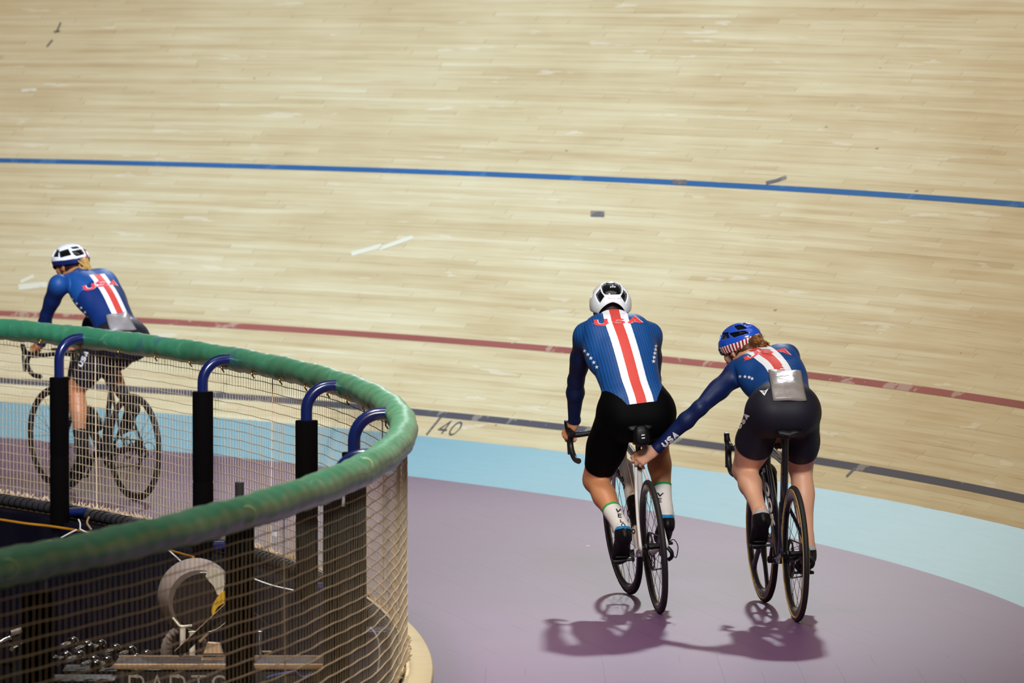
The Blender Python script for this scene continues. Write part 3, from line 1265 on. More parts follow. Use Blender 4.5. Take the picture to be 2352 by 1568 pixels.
order = ['leftmost', 'second from the left', 'third from the left', 'fourth from the left', 'fifth from the left', 'rightmost']
for i, (x, y) in enumerate(DB_B):
    tag(dumbbell(x, y, Dk, i + 1), 'black dumbbell with chrome grip, %s in the rear row of the rack' % order[i], 'dumbbell', 'dumbbells on the dark rack')
order2 = ['leftmost', 'second from the left', 'third from the left', 'rightmost']
for i, (x, y) in enumerate(DB_F):
    tag(dumbbell(x, y, Df, i), 'black dumbbell with chrome grip, %s in the front row of the rack' % order2[i], 'dumbbell', 'dumbbells on the dark rack')

# chrome rods at the left edge
for i, (pts, lab) in enumerate((([(-40, 1497), (28, 1460)], 'long chrome bar end poking in at the bottom left above the shorter bar'), ([(27, 1490), (50, 1477)], 'short chrome bar end beside the long one at the bottom left'))):
    a, b = W(pts[0][0], pts[0][1], 25.1), W(pts[1][0], pts[1][1], 25.45)
    o = empty('chrome_bar', a)
    mb = MB()
    mb.tube([(0, 0, 0), (b - a) * .8, (b - a) * .8, b - a], [.010, .010, .0075, .0065], n=14)
    mb.build('bar', MAT['chrome'], o)
    mb = MB()
    mb.lathe((b - a) * .95, b - a, [(.006, 0), (.011, .002), (.011, .008), (.006, .010)], n=16)
    mb.build('collar', MAT['steel'], o)
    tag(o, lab, 'bar', 'chrome bars beside the dumbbell rack')
c = W(38, 1440, 25.3)
base9 = np.array([c[0], c[1], -0.9])
bst = empty('bar_stand', base9)
tag(bst, 'dark upright stand with a flat tilted cap holding the chrome bars', 'stand')
mb = MB()
mb.box((0, 0, (c[2] + .87) / 2), (.036, .036, c[2] + .87), bev=.003)
mb.build('upright', MAT['black'], bst)
mb = MB()
mb.box((0, 0, c[2] + .88), (.05, .07, .02), ax=np.array([(.95, .1, .3), (-.1, .99, 0), (-.3, 0, .95)]), bev=.003)
mb.build('cap', MAT['grey_fabric'], bst)
mb = MB()
for zz in (1482, 1468):
    q = W(20, zz, 25.3) - base9
    mb.tube([q, (0, 0, q[2])], .009, n=8)
mb.build('cradle', MAT['black'], bst)
# ================================================================== BICYCLES
def bike_matrix(rear_px, heading_deg, lean_deg):
    d = ray(*rear_px)
    t = -CAMH / d[2]
    c = CAM + d * t                       # where the rear tyre meets the floor
    psi = math.radians(heading_deg)
    M = Matrix.Translation(Vector((c[0], c[1], 0.0))) @ Matrix.Rotation(psi + PI / 2, 4, 'Z') @ Matrix.Rotation(-math.radians(lean_deg), 4, 'X')
    return M


class Rig:
    def __init__(self, rear_px, heading, lean, steer):
        self.M = bike_matrix(rear_px, heading, lean)
        self.steer = math.radians(steer)
        self.psi = math.radians(heading)
        self.f = np.array([-math.sin(self.psi), math.cos(self.psi), 0])
        self.l = np.array([-math.cos(self.psi), -math.sin(self.psi), 0])
        self.c = np.array(self.M.translation)
        self.D0 = self.c[1]

    def w(self, p):
        return np.array(self.M @ Vector(p))

    def D(self, x, y=0.0):
        return self.D0 + x * self.f[1] + y * self.l[1]

    def P(self, px, py, x, y=0.0):
        """joint seen at a pixel, x ahead of the rear contact and y to the left"""
        return W(px, py, self.D(x, y))

    def st(self, p):
        """turn a point of the front assembly about the steering axis"""
        a = Vector((0.93, 0, 0.335))
        ax = Vector((-0.2924, 0, 0.9563))
        return np.array(Matrix.Rotation(self.steer, 3, ax) @ (Vector(p) - a) + a)


BBX = np.array([0.405, 0.0, 0.272])
CR = 0.17


def pedal_local(left, ang):
    """ang: angle of the left crank, degrees, 0 = forward, 90 = up"""
    a = math.radians(ang if left else ang + 180)
    return BBX + np.array([CR * math.cos(a), 0.148 if left else -0.148, CR * math.sin(a)])


def make_wheel(root, name, ctr, rig, front, depth, spokes, tyre_mat, rim_mat, tan=False, blades=0):
    xf = (lambda p: rig.st(p)) if front else None
    ax = np.array([0, 1.0, 0])
    RT = 0.335
    mb = MB()
    r1 = RT - 0.024
    r0 = r1 - depth
    wd = 0.0125
    prof = [(r1, -wd * .9), (r1 - .004, -wd), (r0 + depth * .45, -wd * 1.05), (r0 + .006, -wd * .55), (r0, 0), (r0 + .006, wd * .55), (r0 + depth * .45, wd * 1.05), (r1 - .004, wd), (r1, wd * .9), (r1 - .004, 0)]
    mb.lathe(ctr, ax, prof, n=72, closed=True)
    rim = mb.build(name, rim_mat, root, xf=xf)
    mb = MB()
    ring = [ctr + (RT - .0135) * np.array([math.cos(a), 0, math.sin(a)]) for a in np.linspace(0, 2 * PI, 97)[:-1]]
    mb.tube(ring, 0.0135, n=14, closed=True, flat=(0, 1, 0))
    mb.build('tyre', tyre_mat, rim, xf=xf)
    if tan:
        mb = MB()
        for s in (-1, 1):
            ring = [ctr + np.array([(RT - .021) * math.cos(a), s * .0115, (RT - .021) * math.sin(a)]) for a in np.linspace(0, 2 * PI, 97)[:-1]]
            mb.tube(ring, .0046, n=6, closed=True, flat=(0, 1, 0))
        mb.build('tan_sidewall', MAT['tan_wall'], rim, xf=xf)
    mb = MB()
    hw = .05 if front else .064
    mb.lathe(ctr, ax, [(.006, -hw), (.009, -hw), (.009, -hw * .8), (.02, -hw * .7), (.022, -hw * .55), (.013, -hw * .4), (.013, hw * .4), (.022, hw * .55), (.02, hw * .7), (.009, hw * .8), (.009, hw), (.006, hw)], n=20)
    mb.build('hub', MAT['black'], rim, xf=xf)
    if blades:
        mb = MB()
        for k in range(blades):
            a = 2 * PI * k / blades + .6
            d = np.array([math.cos(a), 0, math.sin(a)])
            mb.tube([ctr + d * .012, ctr + d * .05, ctr + d * .14, ctr + d * (r0 - .02), ctr + d * (r0 + .012)], [(.020, .020), (.030, .018), (.022, .011), (.024, .010), (.045, .011)], n=12, flat=(0, 1, 0))
        mb.build('bladed_spokes', MAT['carbon'], rim, xf=xf)
    else:
        mb = MB()
        for k in range(spokes):
            a = 2 * PI * k / spokes
            a2 = a + (0.42 if k % 4 < 2 else -0.42)
            s = 1 if k % 2 else -1
            p0 = ctr + np.array([.02 * math.cos(a2 * 1.0 + (1.1 if k % 4 < 2 else -1.1)), s * hw * .58, .02 * math.sin(a2 + (1.1 if k % 4 < 2 else -1.1))])
            p1 = ctr + np.array([(r0 + .003) * math.cos(a), 0, (r0 + .003) * math.sin(a)])
            mb.tube([p0, p1], .00125, n=5)
        mb.build('spokes', MAT['black'], rim, xf=xf)
    return rim


def make_bike(rig, label, opt):
    root = bpy.data.objects.new('bicycle', None)
    COL.objects.link(root)
    root.matrix_world = rig.M
    tag(root, label, 'bicycle')
    st = rig.st
    fm = opt['frame']
    aero = opt.get('aero', False)
    # wheels
    ra, fa = np.array([0, 0, .335]), np.array([.98, 0, .335])
    rw = make_wheel(root, 'rear_wheel', ra, rig, False, opt['rdepth'], opt.get('rspokes', 24), MAT['rubber'], MAT['carbon'], opt.get('tan', False))
    fw = make_wheel(root, 'front_wheel', fa, rig, True, opt['fdepth'], 24, MAT['rubber'], MAT['carbon'], opt.get('tan', False), opt.get('fblades', 0))
    rw['label'] = 'rear wheel'
    fw['label'] = 'front wheel'
    # frame
    mb = MB()
    ht, hb = np.array([.777, 0, .835]), np.array([.817, 0, .705])
    sttop = np.array([.262, 0, .765])
    fy = (0, 1, 0)
    if aero:
        mb.tube([ht + (hb - ht) * t for t in (0, .3, 1.0)], [(.030, .019), (.032, .020), (.036, .021)], flat=fy, n=18)
        mb.tube([hb + (BBX - hb) * t for t in (0, .1, .5, .9, 1)], [(.036, .024), (.040, .026), (.038, .025), (.040, .027), (.036, .028)], flat=fy, n=18)
        mb.tube([sttop + (ht + (hb - ht) * .2 - sttop) * t for t in (0, .12, .6, 1)], [(.030, .017), (.022, .017), (.022, .019), (.030, .019)], flat=fy, n=16)
        mb.tube([BBX, BBX + (sttop - BBX) * .35 + np.array([-.014, 0, 0]), BBX + (sttop - BBX) * .7 + np.array([-.008, 0, 0]), sttop], [(.036, .024), (.036, .020), (.030, .019), (.028, .019)], flat=fy, n=16)
    else:
        mb.tube([ht, hb], [.021, .026], n=18)
        mb.tube([hb + (BBX - hb) * t for t in (0, .1, .5, .9, 1)], [(.027, .024), (.030, .025), (.029, .026), (.030, .032), (.026, .034)], flat=fy, n=18)
        mb.tube([sttop + np.array([.0, 0, -.02]), sttop + (ht + (hb - ht) * .2 - sttop) * .5, ht + (hb - ht) * .2], [(.018, .014), (.019, .017), (.024, .021)], flat=fy, n=16)
        mb.tube([BBX, BBX + (sttop - BBX) * .5, sttop], [(.022, .024), (.018, .017), (.018, .016)], flat=fy, n=16)
    mb.lathe(BBX, (0, 1, 0), [(.018, -.043), (.023, -.043), (.024, 0), (.023, .043), (.018, .043)], n=20)
    for s in (-1, 1):
        mb.tube(catmull([BBX + np.array([-.02, s * .02, 0]), BBX + np.array([-.10, s * .036, .003]), BBX + np.array([-.22, s * .052, .03]), np.array([.02, s * .066, .330]), np.array([0, s * .066, .335])], 4), [(.014, .012)] * 8 + [(.011, .008)] * 9, flat=fy, n=12)
        zt = .56 if aero else .735
        j = BBX + (sttop - BBX) * ((zt - BBX[2]) / (sttop[2] - BBX[2]))
        mb.tube(catmull([j + np.array([0, s * .014, 0]), j + (np.array([0, s * .066, .335]) - j - np.array([0, s * .014, 0])) * .3 + np.array([0, s * .020, 0]), j + (np.array([0, s * .066, .335]) - j) * .65 + np.array([0, s * .012, 0]), np.array([.012, s * .066, .355]), np.array([0, s * .066, .335])], 4), [(.010, .0085)] * 6 + [(.010, .008)] * 11, flat=fy, n=12)
        mb.ball((0, s * .066, .335), (.016, .007, .018))
    fr = mb.build('frame', fm, root)
    # fork
    mb = MB()
    for s in (-1, 1):
        mb.tube([st(p) for p in catmull([hb + np.array([0, s * .012, .005]), hb + np.array([.012, s * .042, -.035]), np.array([.865, s * .052, .56]), np.array([.935, s * .052, .40]), np.array([.98, s * .05, .335])], 5)], [(.018, .015)] * 6 + [(.017, .010)] * 8 + [(.012, .008)] * 7, n=12, flat=fy)
    mb.ball(st(hb + np.array([0, 0, -.006])), (.03, .034, .026))
    mb.build('fork', opt.get('fork', fm), root)
    # seat post, saddle
    sz = opt.get('saddle_z', .95)
    sx = .262 - (sz - .04 - .765) * .296
    mb = MB()
    if aero:
        mb.tube([sttop + np.array([.003, 0, -.05]), np.array([sx, 0, sz - .055])], [(.028, .018), (.024, .016)], n=16, flat=fy)
    else:
        mb.tube([sttop + np.array([.006, 0, -.06]), np.array([sx, 0, sz - .055])], .0140, n=16)
    mb.box((sx - .005, 0, sz - .055), (.045, .046, .028), bev=.006)
    mb.build('seat_post', MAT['carbon'], root)
    mb = MB()
    rows = []
    for x, wdt, h, drop in ((.0, .050, .012, .030), (.012, .066, .03, .020), (.05, .070, .036, .012), (.10, .055, .034, .006), (.15, .036, .030, .004), (.20, .026, .028, .006), (.25, .020, .026, .012), (.268, .012, .016, .02)):
        ring = []
        for k in range(16):
            a = 2 * PI * k / 16
            yy = math.cos(a) * wdt
            zz = math.sin(a) * h * (.42 if math.sin(a) > 0 else .8)
            dip = -.008 * math.exp(-(yy / .012) ** 2) if math.sin(a) > 0 else 0
            ring.append((sx - .12 + x, yy, sz - drop + zz + dip - .006))
        rows.append(ring)
    V = [p for r in rows for p in r]
    F = [(i * 16 + k, i * 16 + (k + 1) % 16, (i + 1) * 16 + (k + 1) % 16, (i + 1) * 16 + k) for i in range(len(rows) - 1) for k in range(16)]
    F += [tuple(reversed(range(16))), tuple((len(rows) - 1) * 16 + k for k in range(16))]
    mb.add(V, F)
    sad = mb.build('saddle', MAT['black'], root, angle=60)
    mb = MB()
    for s in (-1, 1):
        mb.tube(catmull([(sx - .10, s * .022, sz - .03), (sx - .06, s * .022, sz - .052), (sx + .04, s * .022, sz - .052), (sx + .12, s * .008, sz - .024)], 4), .0036, n=8)
    mb.build('rails', MAT['steel'], sad)
    # stem, bar, hoods, levers
    bz, bx = opt.get('bar_z', .86), opt.get('bar_x', .885)
    bh = opt.get('bar_half', .205)
    mb = MB()
    axt = np.array([.93 - .3058 * (bz - .335), 0, bz])
    mb.tube([st(axt + np.array([.012, 0, -.04])), st(axt + np.array([0, 0, .022]))], .020, n=16)
    mb.tube([st(axt + np.array([0, 0, -.005])), st((bx, 0, bz))], [.018, .016], n=14)
    mb.lathe(st((bx, 0, bz)), st((bx, 1, bz)) - st((bx, 0, bz)), [(.012, -.022), (.0205, -.022), (.0205, .022), (.012, .022)], n=16)
    mb.build('stem', MAT['carbon'], root)
    mb = MB()
    mb.tube([st((bx, -bh, bz)), st((bx, -.04, bz)), st((bx, .04, bz)), st((bx, bh, bz))], [.0145, .0145, .0145, .0145], n=14)
    hoods = {}
    for s in (-1, 1):
        y = s * bh
        pts = catmull([(bx, y * .93, bz), (bx + .03, y, bz), (bx + .075, y * 1.01, bz - .004), (bx + .098, y * 1.02, bz - .04), (bx + .085, y * 1.03, bz - .085), (bx + .03, y * 1.04, bz - .122), (bx - .05, y * 1.05, bz - .130)], 5)
        mb.tube([st(p) for p in pts], .0150, n=14)
    hbar = mb.build('handlebar', MAT['tape'], root)
    for s in (-1, 1):
        y = s * bh
        mb = MB()
        mb.tube([st(p) for p in catmull([(bx + .05, y, bz + .004), (bx + .085, y, bz + .010), (bx + .125, y * 1.0, bz + .022), (bx + .142, y, bz + .052), (bx + .140, y, bz + .068)], 4)], [(.017, .015)] * 6 + [(.019, .016)] * 5 + [(.018, .014)] * 5 + [(.011, .011)], n=14, flat=fy)
        mb.build('brake_hood', MAT['black'], hbar)
        mb = MB()
        mb.tube([st(p) for p in catmull([(bx + .138, y, bz + .025), (bx + .146, y, bz - .01), (bx + .138, y * 1.02, bz - .06), (bx + .122, y * 1.05, bz - .105)], 4)], [(.007, .010)] * 13, n=10, flat=fy)
        mb.build('brake_lever', MAT['black'], hbar)
        hoods[s] = rig.w(st((bx + .10, y, bz + .018)))
    if opt.get('computer'):
        mb = MB()
        mb.box(st((bx + .06, 0, bz + .02)), (.08, .05, .016), bev=.004)
        mb.build('bike_computer', MAT['black'], root)
    # drivetrain
    ca = opt['crank']
    for left in (True, False):
        pl = pedal_local(left, ca)
        s = 1 if left else -1
        mb = MB()
        a = BBX + np.array([0, s * .058, 0])
        b = np.array([pl[0], s * .074, pl[2]])
        mb.tube([a, a + (b - a) * .2, a + (b - a) * .85, b], [(.018, .010), (.014, .008), (.011, .007), (.013, .008)], n=12, flat=fy)
        mb.lathe(a, (0, 1, 0), [(.014, -.014), (.018, -.012), (.018, .010), (.012, .014)], n=18)
        mb.build('crank_arm', MAT['black'], root)
        mb = MB()
        mb.tube([np.array([pl[0], s * .08, pl[2]]), np.array([pl[0], s * .172, pl[2]])], .007, n=10)
        mb.box(pl, (.062, .070, .016), bev=.005)
        mb.build('pedal', MAT['black'], root)
    mb = MB()
    teeth = 48
    prof = []
    for k in range(teeth * 2):
        a = 2 * PI * k / (teeth * 2)
        r = .098 if k % 2 == 0 else .0945
        prof.append((r * math.cos(a), r * math.sin(a)))
    yc = -.048
    V = [(BBX[0] + p[0], yc - .0015, BBX[2] + p[1]) for p in prof] + [(BBX[0] + p[0], yc + .0015, BBX[2] + p[1]) for p in prof]
    V += [(BBX[0] + .076 * math.cos(2 * PI * k / (teeth * 2)), yc - .0015, BBX[2] + .076 * math.sin(2 * PI * k / (teeth * 2))) for k in range(teeth * 2)]
    V += [(BBX[0] + .076 * math.cos(2 * PI * k / (teeth * 2)), yc + .0015, BBX[2] + .076 * math.sin(2 * PI * k / (teeth * 2))) for k in range(teeth * 2)]
    n2 = teeth * 2
    F = []
    for k in range(n2):
        k2 = (k + 1) % n2
        F += [(k, k2, n2 + k2, n2 + k), (2 * n2 + k2, 2 * n2 + k, 3 * n2 + k, 3 * n2 + k2), (k2, k, 2 * n2 + k, 2 * n2 + k2), (n2 + k, n2 + k2, 3 * n2 + k2, 3 * n2 + k)]
    mb.add(V, F)
    for k in range(4):
        a = 2 * PI * k / 4 + .5
        mb.tube([BBX + np.array([0, -.05, 0]), np.array([BBX[0] + .08 * math.cos(a), yc, BBX[2] + .08 * math.sin(a)])], [(.014, .004), (.010, .003)], n=8, flat=fy)
    mb.build('chainring', MAT['steel'], root, angle=30)
    mb = MB()
    for k in range(6):
        r = .026 + .0052 * k
        yk = -.050 + .0042 * k
        mb.lathe(ra + np.array([0, yk, 0]), (0, 1, 0), [(.012, -.0009), (r, -.0009), (r, .0009), (.012, .0009)], n=36)
    mb.build('cassette', MAT['steel'], root, angle=30)
    # chain
    rc = .040
    mb = MB()
    yk = -.044
    top = [(BBX[0] - .01, yk, BBX[2] + .097), (ra[0] + .005, yk, ra[2] + rc)]
    up_ = [np.array(top[0]) + (np.array(top[1]) - np.array(top[0])) * t for t in np.linspace(0, 1, 12)]
    roundr = [np.array([ra[0] + rc * math.cos(a), yk, ra[2] + rc * math.sin(a)]) for a in np.linspace(PI / 2, PI * 1.35, 8)]
    dz = np.array([.010, yk, .235])
    low = [np.array([-.012, yk, .275]), dz + np.array([.02, 0, -.03]), dz + np.array([.05, 0, -.01])]
    bot = [np.array([.07, yk, .215]) + (np.array([BBX[0], yk, BBX[2] - .097]) - np.array([.07, yk, .215])) * t for t in np.linspace(0, 1, 10)]
    fr_ = [np.array([BBX[0] + .097 * math.cos(a), yk, BBX[2] + .097 * math.sin(a)]) for a in np.linspace(-PI / 2, PI / 2, 12)]
    mb.tube(up_ + roundr + low + bot + fr_[1:-1], [(.0042, .0035)] * (len(up_) + len(roundr) + len(low) + len(bot) + len(fr_) - 2), n=8, flat=fy, closed=True)
    mb.build('chain', MAT['steel'], root)
    # rear derailleur
    mb = MB()
    mb.tube(catmull([(0, -.068, .325), (-.006, -.085, .30), (.0, -.085, .275), (.012, -.07, .262)], 4), [(.014, .010)] * 13, n=10)
    mb.tube([(.012, -.058, .268), (.045, -.052, .205)], [(.012, .005), (.014, .005)], n=10, flat=fy)
    for c_ in ((.014, -.048, .262), (.046, -.048, .207)):
        mb.lathe(c_, (0, 1, 0), [(.004, -.004), (.02, -.003), (.02, .003), (.004, .004)], n=18)
    mb.build('rear_derailleur', MAT['black'], root)
    if not opt.get('no_cable'):
      mb = MB()
      mb.tube(catmull([(.03, -.078, .345), (-.015, -.100, .362), (-.055, -.112, .33), (-.045, -.100, .275), (-.008, -.088, .29)], 6), .0026, n=7)
      mb.build('gear_cable', MAT['black'], root)
    if opt.get('disc'):
        mb = MB()
        mb.lathe(ra + np.array([0, .048, 0]), (0, 1, 0), [(.055, -.001), (.07, -.001), (.07, .001), (.055, .001)], n=40, closed=True)
        for k in range(6):
            a = k * PI / 3
            mb.tube([ra + np.array([.018 * math.cos(a), .048, .018 * math.sin(a)]), ra + np.array([.06 * math.cos(a + .4), .048, .06 * math.sin(a + .4)])], .003, n=6)
        mb.build('brake_disc', MAT['steel'], root)
    elif opt.get('rim_brake'):
        mb = MB()
        q = BBX + (sttop - BBX) * .86 + np.array([-.06, 0, -.01])
        for s in (-1, 1):
            mb.tube([q + np.array([0, s * .005, .02]), q + np.array([-.004, s * .028, .0]), q + np.array([-.004, s * .018, -.028])], .007, n=8)
        mb.build('rear_brake', MAT['black'], root)
    root['_'] = 0
    del root['_']
    return root, fr, rw, fw, sad, hoods


RA = Rig((1515, 1408), 7.7, 5.0, 6.5)
RB = Rig((1830, 1427), 6.9, 1.3, 3.0)
RL = Rig((311, 1150), 33.0, 1.0, 7.0)
CRANK = {'A': 185.0, 'B': 150.0, 'L': 300.0}
bikeA, frA, rwA, fwA, sadA, hoodA = make_bike(RA, 'silver white road bicycle under the person in black shorts', dict(frame=MAT['silver_frame'], rdepth=.034, fdepth=.034, crank=CRANK['A'], saddle_z=.955, bar_z=.865, bar_half=.215, bar_x=.885))
bikeB, frB, rwB, fwB, sadB, hoodB = make_bike(RB, 'dark navy racing bicycle with tan edged tyres under the blue helmeted person', dict(frame=MAT['navy_frame'], aero=True, rdepth=.05, fdepth=.05, fblades=5, tan=True, crank=CRANK['B'], saddle_z=.955, bar_z=.80, bar_half=.155, no_cable=True))
bikeL, frL, rwL, fwL, sadL, hoodL = make_bike(RL, 'black road bicycle seen through the netting under the person with the ponytail', dict(frame=MAT['carbon'], rdepth=.026, fdepth=.026, crank=CRANK['L'], saddle_z=.93, bar_z=.885, bar_half=.205, disc=True, computer=True))

# water bottles and cages
def bottle(rig, root, label, body, cap):
    hb = np.array([.817, 0, .705])
    ax = unit(hb - BBX)
    up = unit(np.cross(ax, np.array([0, -1.0, 0])))
    if up[2] < 0:
        up = -up
    c = BBX + ax * .15 + up * .068
    e = bpy.data.objects.new('water_bottle', None)
    COL.objects.link(e)
    e.matrix_world = rig.M
    tag(e, label, 'bottle')
    mb = MB()
    mb.lathe(c, ax, [(.001, 0), (.034, 0), (.0365, .006), (.0365, .055), (.033, .062), (.033, .070), (.0365, .078), (.0365, .135), (.030, .148), (.001, .148)], n=28)
    mb.build('body', body, e)
    mb = MB()
    mb.lathe(c + ax * .142, ax, [(.031, 0), (.032, .012), (.024, .022), (.012, .026), (.011, .042), (.001, .044)], n=24)
    mb.build('cap', cap, e)
    mb = MB()
    for s in (-1, 1):
        mb.tube(catmull([c - up * .038 + ax * .02, c + np.array([0, s * .040, 0]) + ax * .03, c + up * .012 + np.array([0, s * .038, 0]) + ax * .07, c - up * .036 + ax * .10], 5), .0035, n=8)
    mb.box(c - up * .040 + ax * .06, (.10, .018, .005), ax=np.array([ax, (0, 1, 0), up]))
    mb.build('bottle_cage', MAT['carbon'], root)


bottle(RA, bikeA, 'black bottle with a pale collar in the cage of the white bicycle', MAT['black'], MAT['grey_print'])
bottle(RL, bikeL, 'black bottle in the cage of the bicycle behind the netting', MAT['black'], MAT['black'])

# saddle bag on the white bicycle
sb = bpy.data.objects.new('saddle_bag', None)
COL.objects.link(sb)
sb.matrix_world = RA.M
tag(sb, 'black rounded saddle bag with two white dashes under the saddle of the white bicycle', 'bag')
mb = MB()
rows = []
for x, wv, h in ((-.035, .024, .030), (-.03, .033, .045), (-.018, .040, .054), (.02, .042, .056), (.07, .034, .046), (.11, .024, .034)):
    rows.append([(.10 + x, wv * math.copysign(abs(math.cos(a)) ** .7, math.cos(a)), .884 + h * .96 * math.copysign(abs(math.sin(a)) ** .75, math.sin(a))) for a in np.linspace(0, 2 * PI, 25)[:-1]])
V = [p for r in rows for p in r]
F = [(i * 24 + k, i * 24 + (k + 1) % 24, (i + 1) * 24 + (k + 1) % 24, (i + 1) * 24 + k) for i in range(len(rows) - 1) for k in range(24)]
F += [tuple(reversed(range(24))), tuple((len(rows) - 1) * 24 + k for k in range(24))]
mb.add(V, F)
bagm = mb.build('pouch', MAT['black'], sb, angle=50)
mb = MB()
for z in (.890, .875):
    mb.box((.0625, -.003, z), (.004, .017, .0055), bev=.001)
mb.build('dashes', MAT['white'], bagm)
mb = MB()
mb.tube([(.135, .0, .905), (.135, .012, .92), (.135, -.012, .92)], .006, n=8, closed=True)
mb.build('strap', MAT['black'], sb)
# ================================================================== BODIES (signed distance field -> one continuous skin)
class Field:
    def __init__(self):
        self.pr = []                      # (fn, lo, hi, k, group)

    def cone(self, a, b, ra, rb, k=.02, g='torso'):
        a, b = np.asarray(a, float), np.asarray(b, float)
        ab = b - a
        L2 = float(ab @ ab) + 1e-12

        def fn(P):
            t = np.clip(((P - a) @ ab) / L2, 0, 1)
            return np.linalg.norm(P - a - t[:, None] * ab, axis=1) - (ra + (rb - ra) * t)
        r = max(ra, rb)
        self.pr.append((fn, np.minimum(a, b) - r, np.maximum(a, b) + r, k, g))

    def ell(self, c, ax, rad, k=.02, g='torso'):
        c = np.asarray(c, float)
        a0 = unit(ax[0])
        a1 = unit(np.asarray(ax[1]) - a0 * np.dot(ax[1], a0))
        A = np.asarray([a0, a1, np.cross(a0, a1)])
        r = np.asarray(rad, float)

        def fn(P):
            q = (P - c) @ A.T
            k0 = np.linalg.norm(q / r, axis=1)
            k1 = np.linalg.norm(q / r ** 2, axis=1) + 1e-9
            return k0 * (k0 - 1) / k1
        e = np.abs(A.T) @ r
        self.pr.append((fn, c - e, c + e, k, g))

    def loft(self, st, k=.02, g='torso'):
        """st: list of (centre, lateral axis, half width, half depth)"""
        C = np.array([s[0] for s in st])
        Lx = np.array([unit(s[1]) for s in st])
        Aw = np.array([s[2] for s in st])
        Bw = np.array([s[3] for s in st])

        def fn(P):
            best = np.full(len(P), 9.0)
            for i in range(len(C) - 1):
                ab = C[i + 1] - C[i]
                L2 = ab @ ab + 1e-12
                t = np.clip(((P - C[i]) @ ab) / L2, 0, 1)
                v = P - C[i] - t[:, None] * ab
                lx = Lx[i] + (Lx[i + 1] - Lx[i]) * t[:, None]
                T = unit(ab)
                lx = lx - (lx @ T)[:, None] * T
                lx /= np.linalg.norm(lx, axis=1)[:, None]
                nx = np.cross(T, lx)
                a = Aw[i] + (Aw[i + 1] - Aw[i]) * t
                b = Bw[i] + (Bw[i + 1] - Bw[i]) * t
                l = np.einsum('ij,ij->i', v, lx)
                n_ = np.einsum('ij,ij->i', v, nx)
                w_ = v @ T
                m = np.minimum(a, b)
                q = np.stack([l / a, n_ / b, w_ / m], 1)
                k0 = np.linalg.norm(q, axis=1)
                q2 = np.stack([l / a ** 2, n_ / b ** 2, w_ / m ** 2], 1)
                d = k0 * (k0 - 1) / (np.linalg.norm(q2, axis=1) + 1e-9)
                best = np.minimum(best, d)
            return best
        r = max(Aw.max(), Bw.max())
        self.pr.append((fn, C.min(0) - r, C.max(0) + r, k, g))

    def mesh(self, h):
        lo = np.min([p[1] for p in self.pr], 0) - .03
        hi = np.max([p[2] for p in self.pr], 0) + .03
        n = np.ceil((hi - lo) / h).astype(int) + 1
        G = np.full(n, .5, np.float32)
        for fn, a, b, k, g in self.pr:
            m = k + .012
            i0 = np.maximum(np.floor((a - m - lo) / h).astype(int), 0)
            i1 = np.minimum(np.ceil((b + m - lo) / h).astype(int) + 1, n)
            xs = [lo[d] + h * np.arange(i0[d], i1[d]) for d in range(3)]
            P = np.stack(np.meshgrid(*xs, indexing='ij'), -1).reshape(-1, 3)
            d = fn(P).reshape(tuple(i1 - i0)).astype(np.float32)
            S = G[i0[0]:i1[0], i0[1]:i1[1], i0[2]:i1[2]]
            if k > 0:
                t = np.clip(.5 + .5 * (S - d) / k, 0, 1)
                S[...] = S * (1 - t) + d * t - k * t * (1 - t)
            else:
                S[...] = np.minimum(S, d)
        return nets(G, lo, h)

    def groups(self, P):
        out = {}
        for fn, a, b, k, g in self.pr:
            d = fn(P)
            out[g] = np.minimum(out[g], d) if g in out else d
        return out


